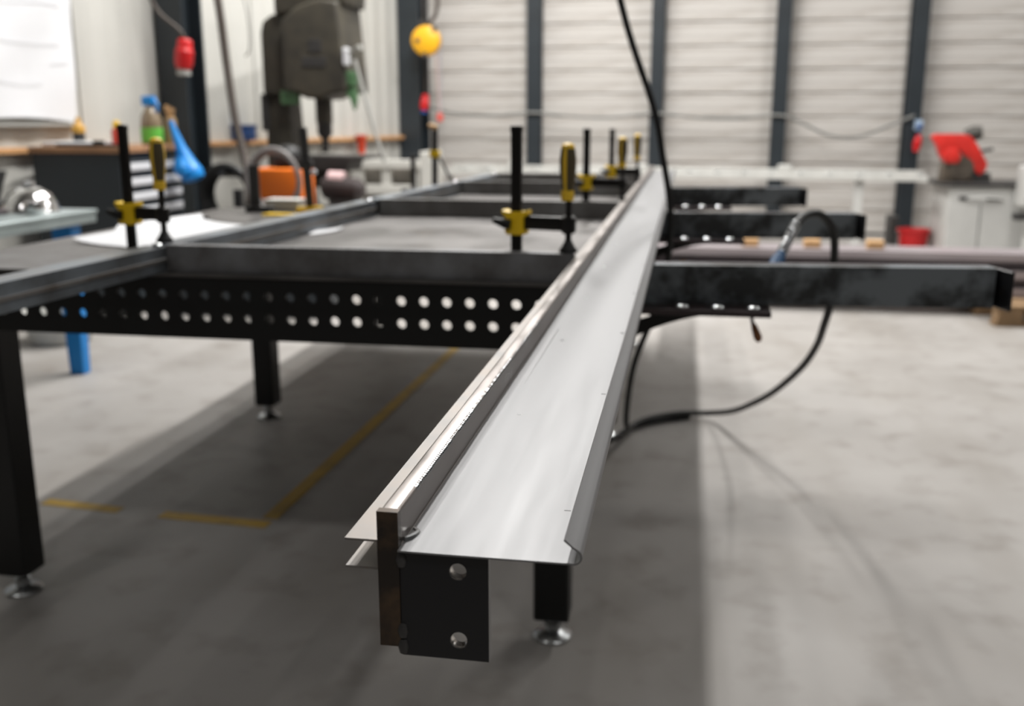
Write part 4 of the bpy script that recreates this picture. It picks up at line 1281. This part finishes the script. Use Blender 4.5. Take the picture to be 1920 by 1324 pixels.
t = thing('hose_coil', 'thick black hose coil hanging low beside the left column', 'coil', (-3.0, 6.2, 0.6))
for k in range(3):
    pts = [(-3.0 + (0.17 - 0.01 * k) * math.cos(R(a)), 6.25 + 0.045 * k, 0.67 + (0.19 - 0.01 * k) * math.sin(R(a))) for a in range(0, 361, 15)]
    part('loop', tube(new_bm(), pts, 0.026, 8, True, 2), M_rubber, t, True)
part('stand', bbox(-3.03, -2.97, 6.42, 6.46, 0.0, 0.70), M_dkgrey, t)
part('peg', tube(new_bm(), [(-3.0, 6.44, 0.80), (-3.0, 6.2, 0.815)], 0.02, 8), M_dkgrey, t, True)
part('stand_foot', bbox(-3.12, -2.88, 6.30, 6.58, 0, 0.03), M_dkgrey, t)
hose('brown_cable', [(-3.10, 6.3, 2.6), (-3.04, 6.3, 2.2), (-2.99, 6.3, 1.88), (-2.96, 6.3, 1.5), (-2.90, 6.25, 1.15), (-2.83, 6.2, 0.92), (-2.77, 6.1, 0.74), (-2.72, 5.98, 0.63)], M_brown,
     'thick brown cable hanging from above right of the left column', 'cable', 0.026)
hose('thin_wire', [(-3.35, 7.2, 2.5), (-3.22, 7.2, 2.02), (-3.19, 7.2, 1.8), (-3.20, 7.2, 1.66), (-3.24, 7.22, 1.62)], M_greyc, 'thin grey wire dangling on the white wall beside the brown cable', 'wire', 0.006)
p = wl(3.25, 0.06)
t = thing('blue_bin', 'small dark blue bin on the wooden ledge between column and drill press', 'bin', (p.x + 0.02, p.y, 1.0))
mtb = wall_mtx(3.25, 0.075, 1.0)
bm = bbox(-0.085, 0.085, -0.055, 0.06, 0.0005, 0.115, 0.01, 2, mtx=mtb)
part('bin', bm, M_bluedk, t, True)
part('rim', bbox(-0.092, 0.092, -0.062, 0.067, 0.108, 0.123, 0.004, mtx=mtb), M_bluedk, t)
p = wl(1.47, 0.05)
t = thing('red_cup', 'tall red cup hanging on the wooden ledge right of the drill press', 'cup', (p.x, p.y, 0.9))
q = wl(1.47, 0.125)
bm = new_bm(); lathe(bm, [(0, 0), (0.03, 0), (0.05, 0.16), (0.055, 0.165), (0.055, 0.175), (0, 0.17)], (q.x, q.y, 0.845), 16)
part('cup', bm, mat('cup_red', (0.66, 0.06, 0.02), 0.45), t, True)
part('hook', bbox(-0.01, 0.01, -0.10, 0.0, 0.155, 0.163, mtx=wall_mtx(1.47, 0.125, 0.845)), M_zinc, t)

# white machine behind the far bars
t = thing('white_machine', 'off-white sheet metal machine with square openings behind the far rail', 'machine', (-2.6, 8.5, 0))
MW = mat('machine_white', (0.60, 0.59, 0.55), 0.5, var=0.08)
part('frame', bbox(-2.92, -2.72, 8.3, 8.36, 0.0, 0.82, 0.005), MW, t)
part('frame', bbox(-2.56, -2.48, 8.3, 8.36, 0.0, 0.82, 0.005), MW, t)
part('frame', bbox(-2.30, -2.24, 8.3, 8.36, 0.0, 0.80, 0.005), MW, t)
part('cross_rail', bbox(-2.94, -2.22, 8.28, 8.36, 0.76, 0.83, 0.006), MW, t)
part('cross_rail', bbox(-2.92, -2.24, 8.29, 8.36, 0.54, 0.62, 0.006), MW, t)
part('housing', bbox(-2.90, -2.26, 8.42, 8.85, 0.0, 0.76, 0.01), mat('machine_taupe', (0.24, 0.22, 0.19), 0.5, var=0.3), t)
part('side_panel', bbox(-2.22, -2.12, 8.30, 8.7, 0.0, 0.90, 0.006), MW, t)
t = thing('dark_motor', 'dark motor with a pale pink band at the foot of the drill press', 'motor', (-2.30, 6.9, 0))
part('body', tube(new_bm(), [(-2.51, 6.75, 0.70), (-2.48, 6.75, 0.70), (-2.25, 6.75, 0.68), (-2.21, 6.75, 0.68)], [0.06, 0.085, 0.085, 0.05], 16), mat('motor_plum', (0.035, 0.025, 0.025), 0.5), t, True)
part('band', tube(new_bm(), [(-2.46, 6.75, 0.76), (-2.35, 6.75, 0.755)], 0.055, 14), mat('band_pink', (0.60, 0.42, 0.42), 0.5), t, True)
part('stand', bbox(-2.45, -2.27, 6.68, 6.82, 0.0, 0.62, 0.005), M_dkgrey, t)
